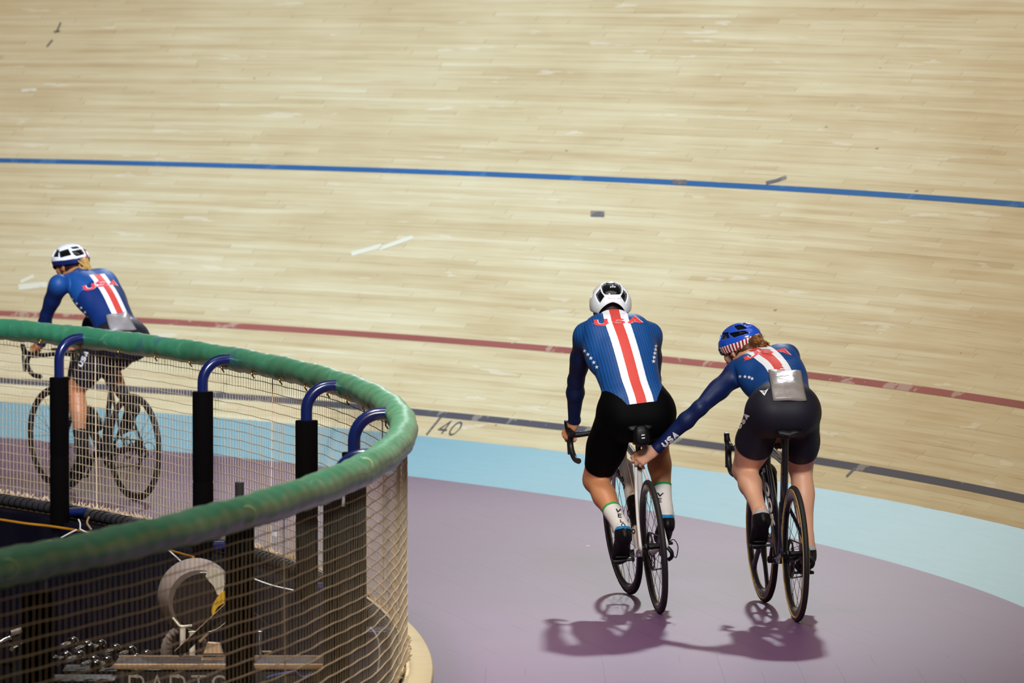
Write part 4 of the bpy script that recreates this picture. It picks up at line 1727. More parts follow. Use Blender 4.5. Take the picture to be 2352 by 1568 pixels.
def nets(G, lo, h):
    S = G < 0
    c = np.zeros(tuple(np.array(G.shape) - 1), np.int8)
    for dx in (0, 1):
        for dy in (0, 1):
            for dz in (0, 1):
                c += S[dx:S.shape[0] - 1 + dx, dy:S.shape[1] - 1 + dy, dz:S.shape[2] - 1 + dz]
    act = (c > 0) & (c < 8)
    ijk = np.argwhere(act)
    idx = np.full(c.shape, -1, np.int32)
    idx[act] = np.arange(len(ijk))
    cor = [(x, y, z) for x in (0, 1) for y in (0, 1) for z in (0, 1)]
    vals = {q: G[ijk[:, 0] + q[0], ijk[:, 1] + q[1], ijk[:, 2] + q[2]] for q in cor}
    acc = np.zeros((len(ijk), 3))
    cnt = np.zeros(len(ijk))
    for a in cor:
        for d in range(3):
            if a[d] == 0:
                b = list(a)
                b[d] = 1
                b = tuple(b)
                va, vb = vals[a], vals[b]
                m = (va < 0) != (vb < 0)
                t = np.where(m, va / np.where(va - vb == 0, 1, va - vb), 0)
                p = np.array(a, float)[None] + t[:, None] * (np.array(b) - np.array(a))[None]
                acc += np.where(m[:, None], p, 0)
                cnt += m
    V = (ijk + acc / cnt[:, None]) * h + lo
    Q = []
    for d in range(3):
        e1, e2 = (d + 1) % 3, (d + 2) % 3
        sl0 = [slice(None)] * 3
        sl1 = [slice(None)] * 3
        sl0[d] = slice(0, -1)
        sl1[d] = slice(1, None)
        ch = S[tuple(sl0)] != S[tuple(sl1)]
        pts = np.argwhere(ch)
        pts = pts[(pts[:, e1] > 0) & (pts[:, e2] > 0)]
        ok = (pts[:, e1] < c.shape[e1]) & (pts[:, e2] < c.shape[e2])
        pts = pts[ok]
        u = np.zeros(3, int)
        v = np.zeros(3, int)
        u[e1] = 1
        v[e2] = 1
        g = lambda q: idx[q[:, 0], q[:, 1], q[:, 2]]
        quad = np.stack([g(pts - u - v), g(pts - v), g(pts), g(pts - u)], 1)
        inside = S[pts[:, 0], pts[:, 1], pts[:, 2]]
        quad[~inside] = quad[~inside][:, ::-1]
        Q.append(quad)
    Q = np.concatenate(Q)
    Q = Q[(Q >= 0).all(1)]
    T = np.concatenate([Q[:, [0, 1, 2]], Q[:, [0, 2, 3]]])
    return V, T


def vnormals(V, T):
    n = np.cross(V[T[:, 1]] - V[T[:, 0]], V[T[:, 2]] - V[T[:, 0]])
    N_ = np.zeros_like(V)
    for i in range(3):
        np.add.at(N_, T[:, i], n)
    return N_ / (np.linalg.norm(N_, axis=1)[:, None] + 1e-12)


def clip(V, T, g, attrs=None):
    """keep the part of the triangle mesh where g > 0"""
    attrs = attrs or {}
    keep = g > 0
    kk = keep[T]
    s = kk.sum(1)
    full = T[s == 3]
    newV = [V]
    newA = {k: [a] for k, a in attrs.items()}
    extra = []
    cache = {}
    base = len(V)
    ex_v, ex_a = [], {k: [] for k in attrs}

    def cut(i, j):
        key = (i, j) if i < j else (j, i)
        if key in cache:
            return cache[key]
        t = g[i] / (g[i] - g[j])
        ex_v.append(V[i] + (V[j] - V[i]) * t)
        for k, a in attrs.items():
            ex_a[k].append(a[i] + (a[j] - a[i]) * t)
        cache[key] = base + len(ex_v) - 1
        return cache[key]
    for tri in T[(s == 1) | (s == 2)]:
        q = [int(x) for x in tri]
        poly = []
        for a, b in zip(q, q[1:] + q[:1]):
            if keep[a]:
                poly.append(a)
            if keep[a] != keep[b]:
                poly.append(cut(a, b))
        for i in range(1, len(poly) - 1):
            extra.append((poly[0], poly[i], poly[i + 1]))
    VV = np.concatenate([V, np.array(ex_v).reshape(-1, 3)])
    TT = np.concatenate([full, np.array(extra, int).reshape(-1, 3)])
    used = np.unique(TT)
    mp = np.full(len(VV), -1)
    mp[used] = np.arange(len(used))
    AA = {k: np.concatenate([a, np.array(ex_a[k])])[used] for k, a in attrs.items()}
    return VV[used], mp[TT], AA


def ik(a, b, l1, l2, pole):
    a, b = np.asarray(a), np.asarray(b)
    d = np.linalg.norm(b - a)
    d_ = min(d, (l1 + l2) * .999)
    t = (b - a) / d
    x = (l1 * l1 - l2 * l2 + d_ * d_) / (2 * d_)
    h = math.sqrt(max(l1 * l1 - x * x, 0))
    p = np.asarray(pole) - t * np.dot(pole, t)
    return a + t * x * (d / d_) + unit(p) * h


def polyline_param(P, pts):
    """arc length along a polyline for each point and the distance to it"""
    best = np.full(len(P), 9.0)
    s_out = np.zeros(len(P))
    s = 0.0
    for i, (a, b) in enumerate(zip(pts[:-1], pts[1:])):
        ab = b - a
        L = np.linalg.norm(ab)
        t = ((P - a) @ ab) / L ** 2
        lo = -5 if i == 0 else 0
        hi = 5 if i == len(pts) - 2 else 1
        t = np.clip(t, lo, hi)
        d = np.linalg.norm(P - a - t[:, None] * ab, axis=1)
        m = d < best
        best = np.where(m, d, best)
        s_out = np.where(m, s + t * L, s_out)
        s += L
    return s_out, best


def add_hand(F, Wr, d, n, left, curl, g, sc=1.0, spread=.0, thumb=(.5, .3), thumb_dir=None):
    """hand at the wrist Wr: d towards the knuckles, n out of the back of the hand; curl: per-finger joint angles"""
    d = unit(d)
    n = unit(n - d * np.dot(n, d))
    u = unit(np.cross(d, n)) if left else -unit(np.cross(d, n))   # towards the thumb side
    kn = [(.030, .088, .0092, .072), (.0105, .092, .0095, .080), (-.0095, .087, .0090, .074), (-.0280, .078, .0080, .058)]
    for i, (x, y, r, L) in enumerate(kn):
        K = Wr + (u * x + d * y + n * (.004 - abs(x - .008) * .12)) * sc
        F.cone(Wr + (u * x * .62 + d * .012) * sc, K, .0155 * sc, .0125 * sc, .010, g)
        c = curl[i]
        a = 0
        p = K
        for j, (fr, rr) in enumerate(((.48, 1.0), (.30, .9), (.22, .82))):
            a += c[j]
            v = d * math.cos(a) - n * math.sin(a)
            v = unit(v + u * (spread * (1.5 - i) * .12))
            q = p + v * L * fr * sc
            F.cone(p, q, r * sc * (1.02 if j == 0 else (.95 if j == 1 else .88)), r * sc * (.94 if j == 0 else (.88 if j == 1 else .78)), .004 if j else .006, g)
            p = q
    F.cone(Wr - d * .02, Wr + d * .02 * sc, .024 * sc, .022 * sc, .02, g)
    b = Wr + (u * .026 + d * .028 - n * .008) * sc
    td = unit(d * .75 + u * .75 - n * .35) if thumb_dir is None else unit(thumb_dir)
    m_ = b + td * .040 * sc
    F.cone(Wr + (u * .012 + d * .012) * sc, b, .016 * sc, .015 * sc, .012, g)
    F.cone(b, m_, .0145 * sc, .0112 * sc, .010, g)
    t2 = unit(td + d * thumb[0] - n * .2)
    m2 = m_ + t2 * .030 * sc
    F.cone(m_, m2, .0108 * sc, .0100 * sc, .004, g)
    t3 = unit(t2 + d * thumb[1] - n * .25)
    F.cone(m2, m2 + t3 * .024 * sc, .0098 * sc, .0075 * sc, .004, g)
    return u


GRIP = [(.9, 1.1, .7), (.95, 1.15, .7), (1.0, 1.15, .7), (1.05, 1.15, .7)]


class Person:
    """world joints in, skin + clothing out"""

    def __init__(self, rig, J, S):
        self.rig, self.J, self.S = rig, J, S
        F = self.F = Field()
        f, l = rig.f, rig.l
        up = np.array([0, 0, 1.0])
        sz = S['size']
        sp = [J['pelvis'], J['waist'], J['mid'], J['chest'], J['neck']]
        shl = unit(J['sh_l'] - J['sh_r'])
        lat = [l, unit(l * .8 + shl * .2), unit(l * .45 + shl * .55), shl, shl]
        W_, D_ = S['tw'], S['td']
        # spine loft, upsampled
        t0 = unit(sp[1] - sp[0])
        C = [sp[0] - t0 * .07] + sp
        Lx = [lat[0]] + lat
        A = [W_[0] * .93] + W_
        B = [D_[0] * .9] + D_
        k = 5
        Cs = catmull(C, k)
        Ls = catmull(Lx, k)
        As = [float(x[0]) for x in catmull([np.array([a]) for a in A], k)]
        Bs = [float(x[0]) for x in catmull([np.array([a]) for a in B], k)]
        self.spine, self.spl = np.array(Cs), np.array([unit(x) for x in Ls])
        F.loft(list(zip(Cs, Ls, As, Bs)), .03, 'torso')
        tU = unit(sp[4] - sp[2])
        dor = unit(np.cross(tU, shl))
        self.dor = dor
        # back musculature and shoulder girdle
        for s, sh in ((1, J['sh_l']), (-1, J['sh_r'])):
            root = J['neck'] + shl * s * .045 + dor * .01
            F.cone(J['neck'] + shl * s * .03 + tU * .01, sh + dor * .008, .05 * sz, .050 * sz, .04, 'torso')
            bl = J['chest'] + shl * s * .085 + dor * D_[3] * .62
            F.ell(bl, (shl, tU, dor), (.066 * sz, .085 * sz, .036 * sz), .04, 'torso')
            F.ell(J['mid'] * .55 + J['chest'] * .45 + shl * s * W_[2] * .74, (shl, unit(sp[3] - sp[1]), dor), (.048 * sz, .13 * sz, .07 * sz), .04, 'torso')
        # hips
        tp = t0
        dorp = unit(np.cross(tp, l))
        self.dorp = dorp
        hw = S.get('hipw', .088)
        self.hip = {}
        for s, kx in ((1, 'l'), (-1, 'r')):
            h = J['pelvis'] + l * s * hw - up * .035 + f * .02
            self.hip[kx] = h
            F.ell(J['pelvis'] + l * s * .072 + dorp * .038 - tp * .040, (l, tp, dorp), (.094 * sz * S.get('glute', 1), .108 * sz, .088 * sz), .075, 'hips')
        F.ell(J['pelvis'] - tp * .06 - dorp * .02, (l, tp, dorp), (.10 * sz, .07 * sz, .08 * sz), .04, 'hips')
        # legs
        self.leg = {}
        for s, kx in ((1, 'l'), (-1, 'r')):
            an, kn = J['an_' + kx], ik(self.hip[kx], J['an_' + kx], S['thigh'], S['shin'], f + l * s * S['splay_' + kx] + up * .25)
            self.leg[kx] = (self.hip[kx], kn, an)
            h = self.hip[kx]
            g = 'leg_' + kx
            q = S['leg']
            td = unit(kn - h)
            fw = unit(f - td * np.dot(f, td))
            F.cone(h, h + (kn - h) * .5, .092 * q, .080 * q, .05, g)
            F.cone(h + (kn - h) * .5, kn - td * .03, .080 * q, .058 * q, .03, g)
            F.ell(h + (kn - h) * .42 + fw * .022, (td, fw, np.cross(td, fw)), (.19 * q, .068 * q, .074 * q), .04, g)
            F.ell(h + (kn - h) * .52 - fw * .03, (td, fw, np.cross(td, fw)), (.17 * q, .055 * q, .066 * q), .04, g)
            F.cone(kn - td * .04, kn, .058 * q, .054 * q, .02, g)
            sd = unit(an - kn)
            bw = unit(-f - sd * np.dot(-f, sd))
            sw = np.cross(sd, bw)
            F.ell(kn - bw * .012, (sd, bw, sw), (.06 * q, .046 * q, .05 * q), .02, g)
            F.cone(kn, kn + (an - kn) * .35, .050 * q, .049 * q, .025, g)
            F.cone(kn + (an - kn) * .35, an - sd * .03, .049 * q, .032 * q, .025, g)
            F.ell(kn + (an - kn) * .30 + bw * .022 + sw * .014, (sd, bw, sw), (.125 * q, .040 * q, .034 * q), .025, g)
            F.ell(kn + (an - kn) * .30 + bw * .022 - sw * .014, (sd, bw, sw), (.115 * q, .040 * q, .034 * q), .025, g)
            F.cone(an - sd * .05, an, .0315 * q, .033 * q, .02, g)
            for e in (-1, 1):
                F.ell(an + sw * e * .026 * q, (sd, bw, sw), (.018, .016, .012), .015, g)
            td_, ud_ = J['toe_' + kx], J['up_' + kx]
            F.cone(an - ud_ * .01 - td_ * .025, an - ud_ * .045 - td_ * .03, .028, .026, .02, g)
            F.cone(an - ud_ * .02 + td_ * .02, an - ud_ * .055 + td_ * .12, .028, .022, .02, g)
            F.cone(an - ud_ * .055 + td_ * .11, an - ud_ * .062 + td_ * .17, .024, .016, .02, g)
        # arms
        self.arm = {}
        for kx, s in (('l', 1), ('r', -1)):
            sh, el, wr = J['sh_' + kx], J['el_' + kx], J['wr_' + kx]
            self.arm[kx] = (sh, el, wr)
            g = 'arm_' + kx
            q = S['armr']
            ud = unit(el - sh)
            F.ell(sh + ud * .025 + dor * .004, (ud, dor, np.cross(ud, dor)), (.078 * q, .058 * q, .058 * q), .035, g)
            F.cone(sh, sh + (el - sh) * .5, .052 * q, .0475 * q, .03, g)
            F.cone(sh + (el - sh) * .5, el, .0475 * q, .038 * q, .02, g)
            F.ell(sh + (el - sh) * .52 + dor * .012, (ud, dor, np.cross(ud, dor)), (.11 * q, .040 * q, .044 * q), .03, g)
            fd = unit(wr - el)
            F.cone(el, el + (wr - el) * .3, .038 * q, .0415 * q, .02, g)
            F.cone(el + (wr - el) * .3, wr, .0415 * q, .0255 * q, .02, g)
            hd = J['hand_' + kx]
            add_hand(F, wr + fd * .012, hd['d'], hd['n'], kx == 'l', hd.get('curl', GRIP), 'hand_' + kx, hd.get('sc', 1.0), hd.get('spread', 0), hd.get('thumb', (.5, .3)), hd.get('td'))
        # head
        H, hf, hu = J['head'], unit(J['hf']), J['hu']
        hu = unit(hu - hf * np.dot(hu, hf))
        hl = np.cross(hu, hf)
        self.head = (H, hf, hu, hl)
        F.cone(J['neck'] - tU * .02, H - hu * .055 - hf * .012, .060 * S.get('neckr', 1), .052 * S.get('neckr', 1), .03, 'head')
        F.ell(H, (hf, hl, hu), (.096, .075, .095), .02, 'head')
        F.ell(H + hf * .030 - hu * .045, (hf, hl, hu), (.062, .060, .070), .03, 'head')
        F.ell(H + hf * .052 - hu * .092, (hf, hl, hu), (.036, .040, .026), .03, 'head')
        F.cone(H + hf * .090 - hu * .005, H + hf * .110 - hu * .042, .009, .014, .012, 'head')
        F.ell(H + hf * .082 + hu * .014, (hf, hl, hu), (.016, .052, .010), .012, 'head')
        F.ell(H + hf * .090 - hu * .070, (hf, hl, hu), (.010, .024, .006), .006, 'head')
        F.ell(H + hf * .089 - hu * .080, (hf, hl, hu), (.010, .020, .006), .006, 'head')
        for e in (-1, 1):
            F.ell(H + hf * .066 + hl * e * .036 - hu * .034, (hf, hl, hu), (.024, .022, .020), .02, 'head')
            F.ell(H + hl * e * .078 - hf * .006 - hu * .024, (unit(hf + hl * e * -.4), hl, hu), (.016, .007, .030), .008, 'head')
            F.ell(H + hl * e * .074 - hf * .0 - hu * .044, (hf, hl, hu), (.010, .007, .011), .006, 'head')
            F.ell(H + hf * .080 + hl * e * .033 - hu * .003, (hf, hl, hu), (.012, .014, .010), .006, 'head')
        V, T = F.mesh(S.get('h', .0055))
        self.V, self.T = V, T
        self.Nn = vnormals(V, T)
        self.base = np.array([rig.w((.26, 0, 0))[0], rig.w((.26, 0, 0))[1], 0.0])
        self.labels()

    def labels(self):
        V = self.V
        G = self.F.groups(V)
        names = list(G)
        arr = np.stack([G[n_] for n_ in names])
        self.lab = np.array(names)[arr.argmin(0)]
        self.G = G
        # spine coordinates
        s, _ = polyline_param(V, self.spine)
        C, Lx = self.spine, self.spl
        best = np.full(len(V), 9.0)
        lt = np.zeros(len(V))
        dn = np.zeros(len(V))
        for i in range(len(C) - 1):
            ab = C[i + 1] - C[i]
            lo_ = -9 if i == 0 else 0
            hi_ = 9 if i == len(C) - 2 else 1
            t = np.clip(((V - C[i]) @ ab) / (ab @ ab), lo_, hi_)
            v = V - C[i] - t[:, None] * ab
            d = np.linalg.norm(v, axis=1)
            tc = np.clip(t, 0, 1)[:, None]
            lx = Lx[i] * (1 - tc) + Lx[i + 1] * tc
            T_ = unit(ab)
            lx = lx - (lx @ T_)[:, None] * T_
            lx /= np.linalg.norm(lx, axis=1)[:, None]
            m = d < best
            best = np.where(m, d, best)
            lt = np.where(m, np.einsum('ij,ij->i', v, lx), lt)
            dn = np.where(m, np.einsum('ij,ij->i', v, np.cross(T_[None], lx)), dn)
        self.s, self.lt, self.dn = s, lt, dn
        ga = np.minimum(G['arm_l'], G['arm_r'])
        self.slv = np.clip((G['torso'] - ga) / .03 + .2, 0, 1)

    def skin(self, label, mat):
        b = self.base
        o = np_mesh('person', self.V - b, self.T, mat)
        o.location = b
        tag(o, label, 'person')
        self.obj = o
        return o

    def garment(self, name, g, mat, lift=.002, attrs=True, lab=None, parent=None):
        at = {'l': self.lt, 's': self.s, 'n': self.dn, 'slv': self.slv} if attrs else {}
        Vx = self.V + self.Nn * lift
        VV, TT, AA = clip(Vx, self.T, g, at)
        o = np_mesh(name, VV - self.base, TT, mat, parent or self.obj, AA)
        if lab:
            o['label'] = lab
        return o

    def jersey_field(self, waist_s, vee, neck_up=.03, cuff=.0):
        """positive inside the upper part of the suit"""
        V, lab = self.V, self.lab
        g = np.full(len(V), -.05)
        edge = waist_s(self.lt, self.dn)
        tor = (lab == 'torso')
        g[tor] = (self.s - edge)[tor]
        hp = (lab == 'hips') | (lab == 'leg_l') | (lab == 'leg_r')
        g[hp] = np.minimum((self.s - edge)[hp], .05)
        for kx in 'lr':
            h, kn, an = self.leg[kx]
            sl, _ = polyline_param(V, [h, kn, an])
            ml = lab == 'leg_' + kx
            g[ml] = np.minimum(g[ml], .10 - sl[ml])
        for kx in 'lr':
            sh, el, wr = self.arm[kx]
            fd = unit(wr - el)
            m = (lab == 'arm_' + kx) | (lab == 'hand_' + kx)
            a = ((wr - fd * cuff) - V) @ fd
            near = np.linalg.norm(V - wr, axis=1) < .2
            g[m] = np.where(near, a, .1)[m]
        H, hf, hu, hl = self.head
        nk = self.J['neck']
        nd = unit(H - hu * .055 - hf * .012 - nk)
        m = lab == 'head'
        g[m] = (neck_up - (V - nk) @ nd)[m]
        return g

    def shorts_field(self, waist_s, hem):
        V, lab = self.V, self.lab
        g = np.full(len(V), -.05)
        edge = waist_s(self.lt, self.dn)
        m = (lab == 'torso')
        g[m] = (edge - self.s)[m]
        hp = (lab == 'hips')
        g[hp] = np.minimum((edge - self.s), .1)[hp]
        for kx in 'lr':
            h, kn, an = self.leg[kx]
            s, _ = polyline_param(V, [h, kn, an])
            m = lab == 'leg_' + kx
            g[m] = np.where(s > .08, hem[kx] - s, np.minimum(hem[kx] - s, edge - self.s + .02))[m]
        return g

    def sock_field(self, kx, top, bottom=9.0):
        V, lab = self.V, self.lab
        h, kn, an = self.leg[kx]
        sd = unit(an - kn)
        L = np.linalg.norm(an - kn)
        g = np.full(len(V), -.05)
        m = lab == 'leg_' + kx
        t = (V - kn) @ sd
        near = np.linalg.norm(V - (kn + sd * L * .75), axis=1) < .26
        a = np.minimum(t - top, bottom - t)
        g[m] = np.where(near, a, -.05)[m]
        return g


def make_shoe(P, kx, cuff_mat, cuff_lab):
    J, an = P.J, P.J['an_' + kx]
    td, ud = unit(J['toe_' + kx]), unit(J['up_' + kx])
    sd = np.cross(ud, td)
    F = Field()
    F.loft([(an - td * .055 - ud * .060, sd, .022, .030), (an - td * .030 - ud * .058, sd, .034, .038), (an + td * .03 - ud * .060, sd, .036, .036), (an + td * .09 - ud * .066, sd, .044, .032), (an + td * .135 - ud * .072, sd, .046, .027), (an + td * .175 - ud * .075, sd, .036, .020), (an + td * .195 - ud * .074, sd, .022, .013)], .02)
    F.cone(an - td * .012 - ud * .06, an - td * .018 - ud * .026, .038, .0375, .02)
    F.cone(an + td * .0 - ud * .03, an + td * .07 - ud * .05, .036, .030, .03)
    V, T = F.mesh(.0045)
    # flat stiff sole
    hgt = (V - an) @ ud
    low = -.093
    V = V + ud * np.maximum(low - hgt, 0)[:, None] * .9
    o = np_mesh('shoe', V - P.base, T, MAT['shoe'], P.obj)
    Nn = vnormals(V, T)
    g = (V - an) @ ud - .30 * ((V - an) @ td) + .013
    VV, TT, _ = clip(V + Nn * .0015, T, g)
    c = np_mesh('shoe_cuff', VV - P.base, TT, cuff_mat, o)
    c['label'] = cuff_lab
    mb = MB()
    q = an + td * .125 - ud * .098
    mb.box(q - P.base, (.05, .062, .010), ax=np.array([td, sd, ud]), bev=.003)
    cl = mb.build('cleat', MAT['black'], o)
    return o


# ---------------------------------------------------------------- helmets
def poly_sd(x, y, P):
    """signed distance to a 2-D polygon, negative inside"""
    P = np.array(P, float)
    d = np.full(x.shape, 1e9)
    ins = np.zeros(x.shape, bool)
    m = len(P)
    for i in range(m):
        a, b = P[i], P[(i + 1) % m]
        e = b - a
        w0, w1 = x - a[0], y - a[1]
        t = np.clip((w0 * e[0] + w1 * e[1]) / (e @ e), 0, 1)
        d = np.minimum(d, np.hypot(w0 - e[0] * t, w1 - e[1] * t))
        c = ((a[1] > y) != (b[1] > y)) & (x < (b[0] - a[0]) * (y - a[1]) / (b[1] - a[1] + 1e-12) + a[0])
        ins ^= c
    return np.where(ins, -d, d)


def helmet(P, rad, ctr, rim, vents, mat, core_mat, tilt=0.0, shell_extra=None, core_rim=None, lab=None, grow=1.0):
    """shell over the skull; az 0 = rear, + = left, el 90 = crown; rim(az) gives the lowest elevation"""
    H, hf, hu, hl = P.head
    R = Matrix.Rotation(-math.radians(tilt), 3, Vector(hl))
    hf, hu = np.array(R @ Vector(hf)), np.array(R @ Vector(hu))
    C = H + hf * ctr[0] + hu * ctr[1]
    na, ne = 240, 120
    az = np.linspace(-180, 180, na, endpoint=False)
    el = np.linspace(-50, 89.5, ne)
    AZ, EL = np.meshgrid(az, el, indexing='ij')
    a, e = np.radians(AZ).ravel(), np.radians(EL).ravel()

    def pos(sc=1.0, bump=0):
        x = -np.cos(a) * np.cos(e) * rad[0] * sc
        y = np.sin(a) * np.cos(e) * rad[1] * sc
        z = np.sin(e) * rad[2] * sc
        # a little longer to the rear
        x = np.where(x < 0, x * 1.06, x)
        return C + x[:, None] * hf + y[:, None] * hl + z[:, None] * hu
    T = []
    for i in range(na):
        i2 = (i + 1) % na
        for j in range(ne - 1):
            q = (i * ne + j, i2 * ne + j, i2 * ne + j + 1, i * ne + j + 1)
            T += [(q[0], q[1], q[2]), (q[0], q[2], q[3])]
    top = [(i * ne + ne - 1) for i in range(na)]
    T = np.array(T + [(top[0], top[i], top[i + 1]) for i in range(1, na - 1)])
    azf, elf = AZ.ravel(), EL.ravel()
    # planar map seen from behind and above: keeps vents well shaped near the crown
    g = elf - np.array([rim(x) for x in azf])
    vd = np.full(len(azf), 1e9)
    for v in vents:
        v = np.array(v, float)
        v = v.mean(0) + (v - v.mean(0)) * grow
        vd = np.minimum(vd, poly_sd(azf, elf, v))
    g = np.minimum(g, vd)
    # rounded lips next to every opening
    lip = np.clip(np.minimum(vd, elf - np.array([rim(x) for x in azf])) / 4.0, 0, 1)
    Vb = pos(1.0)
    Vi = pos(.95)
    V = Vi + (Vb - Vi) * (.55 + .45 * np.sqrt(lip))[:, None]
    VV, TT, _ = clip(V, T, g)
    if np.mean(np.einsum('ij,ij->i', vnormals(VV, TT), VV - C)) < 0:
        TT = TT[:, ::-1]
        T = T[:, ::-1]
    o = np_mesh('helmet', VV - P.base, TT, mat, P.obj)
    sm = o.modifiers.new('shell', 'SOLIDIFY')
    sm.thickness = .008
    sm.offset = -1
    if lab:
        o['label'] = lab
    # dark foam core under the shell
    cr = core_rim or (lambda x: rim(x) + 4)
    VV, TT, _ = clip(pos(.915), T, elf - np.array([cr(x) for x in azf]))
    c = np_mesh('foam_core', VV - P.base, TT, core_mat, o)
    sm = c.modifiers.new('shell', 'SOLIDIFY')
    sm.thickness = .012
    sm.offset = -1
    # padded rim of the core: retention band round the back of the head
    P.hel = (C, hf, hu, hl, rad)
    return o, c
# ================================================================== CLOTHING MATERIALS
def attr(n, name):
    x = N(n, 'ShaderNodeAttribute')
    x.attribute_name = name
    return x.outputs['Fac']


def suit_material(name, blue, sleeve, red, r1, r2, rib=0.0, yoke=None, s_top=9.0, mesh=False):
    m, n, b = nt(name)
    l, s, nn, slv = attr(n, 'l'), attr(n, 's'), attr(n, 'n'), attr(n, 'slv')
    tc = N(n, 'ShaderNodeTexCoord')
    nz = noise(n, tc.outputs['Object'], 14, 3)
    base = mixc(n, nz, tuple(c * .86 for c in blue[:3]) + (1,), tuple(c * 1.14 for c in blue[:3]) + (1,))
    if yoke:
        base = mixc(n, math_(n, 'GREATER_THAN', math_(n, 'ADD', s, math_(n, 'MULTIPLY', math_(n, 'ABSOLUTE', l), .45)), yoke[0]), base, yoke[1])
    base = mixc(n, slv, base, sleeve)
    al = math_(n, 'ABSOLUTE', l)
    back = math_(n, 'GREATER_THAN', nn, 0.0)
    on = math_(n, 'MULTIPLY', back, math_(n, 'LESS_THAN', s, s_top))
    on = math_(n, 'MULTIPLY', on, math_(n, 'LESS_THAN', slv, .5))
    white = math_(n, 'MULTIPLY', on, math_(n, 'LESS_THAN', al, r2))
    redm = math_(n, 'MULTIPLY', on, math_(n, 'LESS_THAN', al, r1))
    base = mixc(n, white, base, lin(236, 236, 240))
    base = mixc(n, redm, base, red)
    if rib:
        fr = math_(n, 'FRACT', math_(n, 'DIVIDE', math_(n, 'ADD', l, 5.0), rib))
        rb = math_(n, 'LESS_THAN', fr, .30)
        dark = math_(n, 'MULTIPLY', rb, math_(n, 'SUBTRACT', .62, math_(n, 'MULTIPLY', white, .62)))
        dark = math_(n, 'MULTIPLY', dark, math_(n, 'SUBTRACT', 1.0, math_(n, 'MULTIPLY', slv, .6)))
        base = mixc(n, dark, base, tuple(c * .3 for c in blue[:3]) + (1,))
    n.links.new(base, b.inputs['Base Color'])
    b.inputs['Roughness'].default_value = .5
    b.inputs['Specular IOR Level'].default_value = .35
    fab = N(n, 'ShaderNodeTexVoronoi')
    fab.inputs['Scale'].default_value = 260 if not mesh else 150
    n.links.new(tc.outputs['Object'], fab.inputs['Vector'])
    bp = N(n, 'ShaderNodeBump')
    bp.inputs['Strength'].default_value = .25
    bp.inputs['Distance'].default_value = .001
    n.links.new(fab.outputs['Distance'], bp.inputs['Height'])
    n.links.new(bp.outputs[0], b.inputs['Normal'])
    return m


RED = lin(214, 72, 62)
M_A = suit_material('suit_ribbed_blue', lin(18, 76, 142), lin(7, 20, 56), RED, .0255, .062, rib=.0135)
M_B = suit_material('suit_bright_blue', lin(8, 62, 126), lin(7, 26, 74), RED, .024, .058, mesh=True)
M_L = suit_material('suit_deep_blue', lin(8, 42, 100), lin(7, 28, 74), RED, .023, .056, yoke=(.50, lin(24, 74, 136)), s_top=.53)
MAT['shorts_black'] = simple('shorts_black', lin(2, 2, 3), .7, scale=40, spec=.08)
MAT['shorts_navy'] = simple('shorts_navy', lin(26, 25, 38), .6, scale=40, spec=.3)
MAT['pocket'] = simple('pocket_black', lin(12, 11, 15), .5)
m, n, b = nt('clear_number_pouch')
tc = N(n, 'ShaderNodeTexCoord')
nz = noise(n, tc.outputs['Object'], 12, 3)
n.links.new(mixc(n, nz, lin(120, 112, 110), lin(168, 160, 156)), b.inputs['Base Color'])
b.inputs['Roughness'].default_value = .34
bp = N(n, 'ShaderNodeBump')
bp.inputs['Strength'].default_value = .8
bp.inputs['Distance'].default_value = .01
n.links.new(nz, bp.inputs['Height'])
n.links.new(bp.outputs[0], b.inputs['Normal'])
MAT['pouch'] = m


def stripe_band_material():
    m, n, b = nt('striped_helmet_band')
    az = attr(n, 'az')
    el = attr(n, 'el')
    fr = math_(n, 'FRACT', math_(n, 'DIVIDE', math_(n, 'ADD', az, 400.0), 9.0))
    col = mixc(n, math_(n, 'LESS_THAN', fr, .5), lin(150, 24, 34), lin(236, 228, 222))
    fr2 = math_(n, 'GREATER_THAN', math_(n, 'ABSOLUTE', az), 118.0)
    a = math_(n, 'SUBTRACT', math_(n, 'FRACT', math_(n, 'DIVIDE', az, 9.0)), .5)
    e = math_(n, 'SUBTRACT', math_(n, 'FRACT', math_(n, 'DIVIDE', el, 9.0)), .5)
    dt = math_(n, 'LESS_THAN', math_(n, 'ADD', math_(n, 'MULTIPLY', a, a), math_(n, 'MULTIPLY', e, e)), .03)
    st = mixc(n, dt, lin(14, 18, 46), lin(226, 230, 240))
    col = mixc(n, fr2, col, st)
    n.links.new(col, b.inputs['Base Color'])
    b.inputs['Roughness'].default_value = .3
    return m


def red_stripe_helmet():
    m, n, b = nt('white_helmet_red_stripe')
    y = attr(n, 'lat')
    z = attr(n, 'el')
    k = math_(n, 'LESS_THAN', math_(n, 'ABSOLUTE', math_(n, 'ADD', y, .012)), .011)
    col = mixc(n, k, lin(238, 236, 236), lin(214, 44, 50))
    n.links.new(col, b.inputs['Base Color'])
    b.inputs['Roughness'].default_value = .3
    return m


MAT['band_stripes'] = stripe_band_material()
MAT['helmet_red_stripe'] = red_stripe_helmet()
MAT['helmet_blue'] = simple('blue_helmet', lin(30, 78, 190), .22, coat=.4, var=.15, scale=6)
MAT['helmet_navy'] = simple('navy_helmet_band', lin(22, 30, 84), .3, coat=.3)

Z = np.array([0, 0, 1.0])


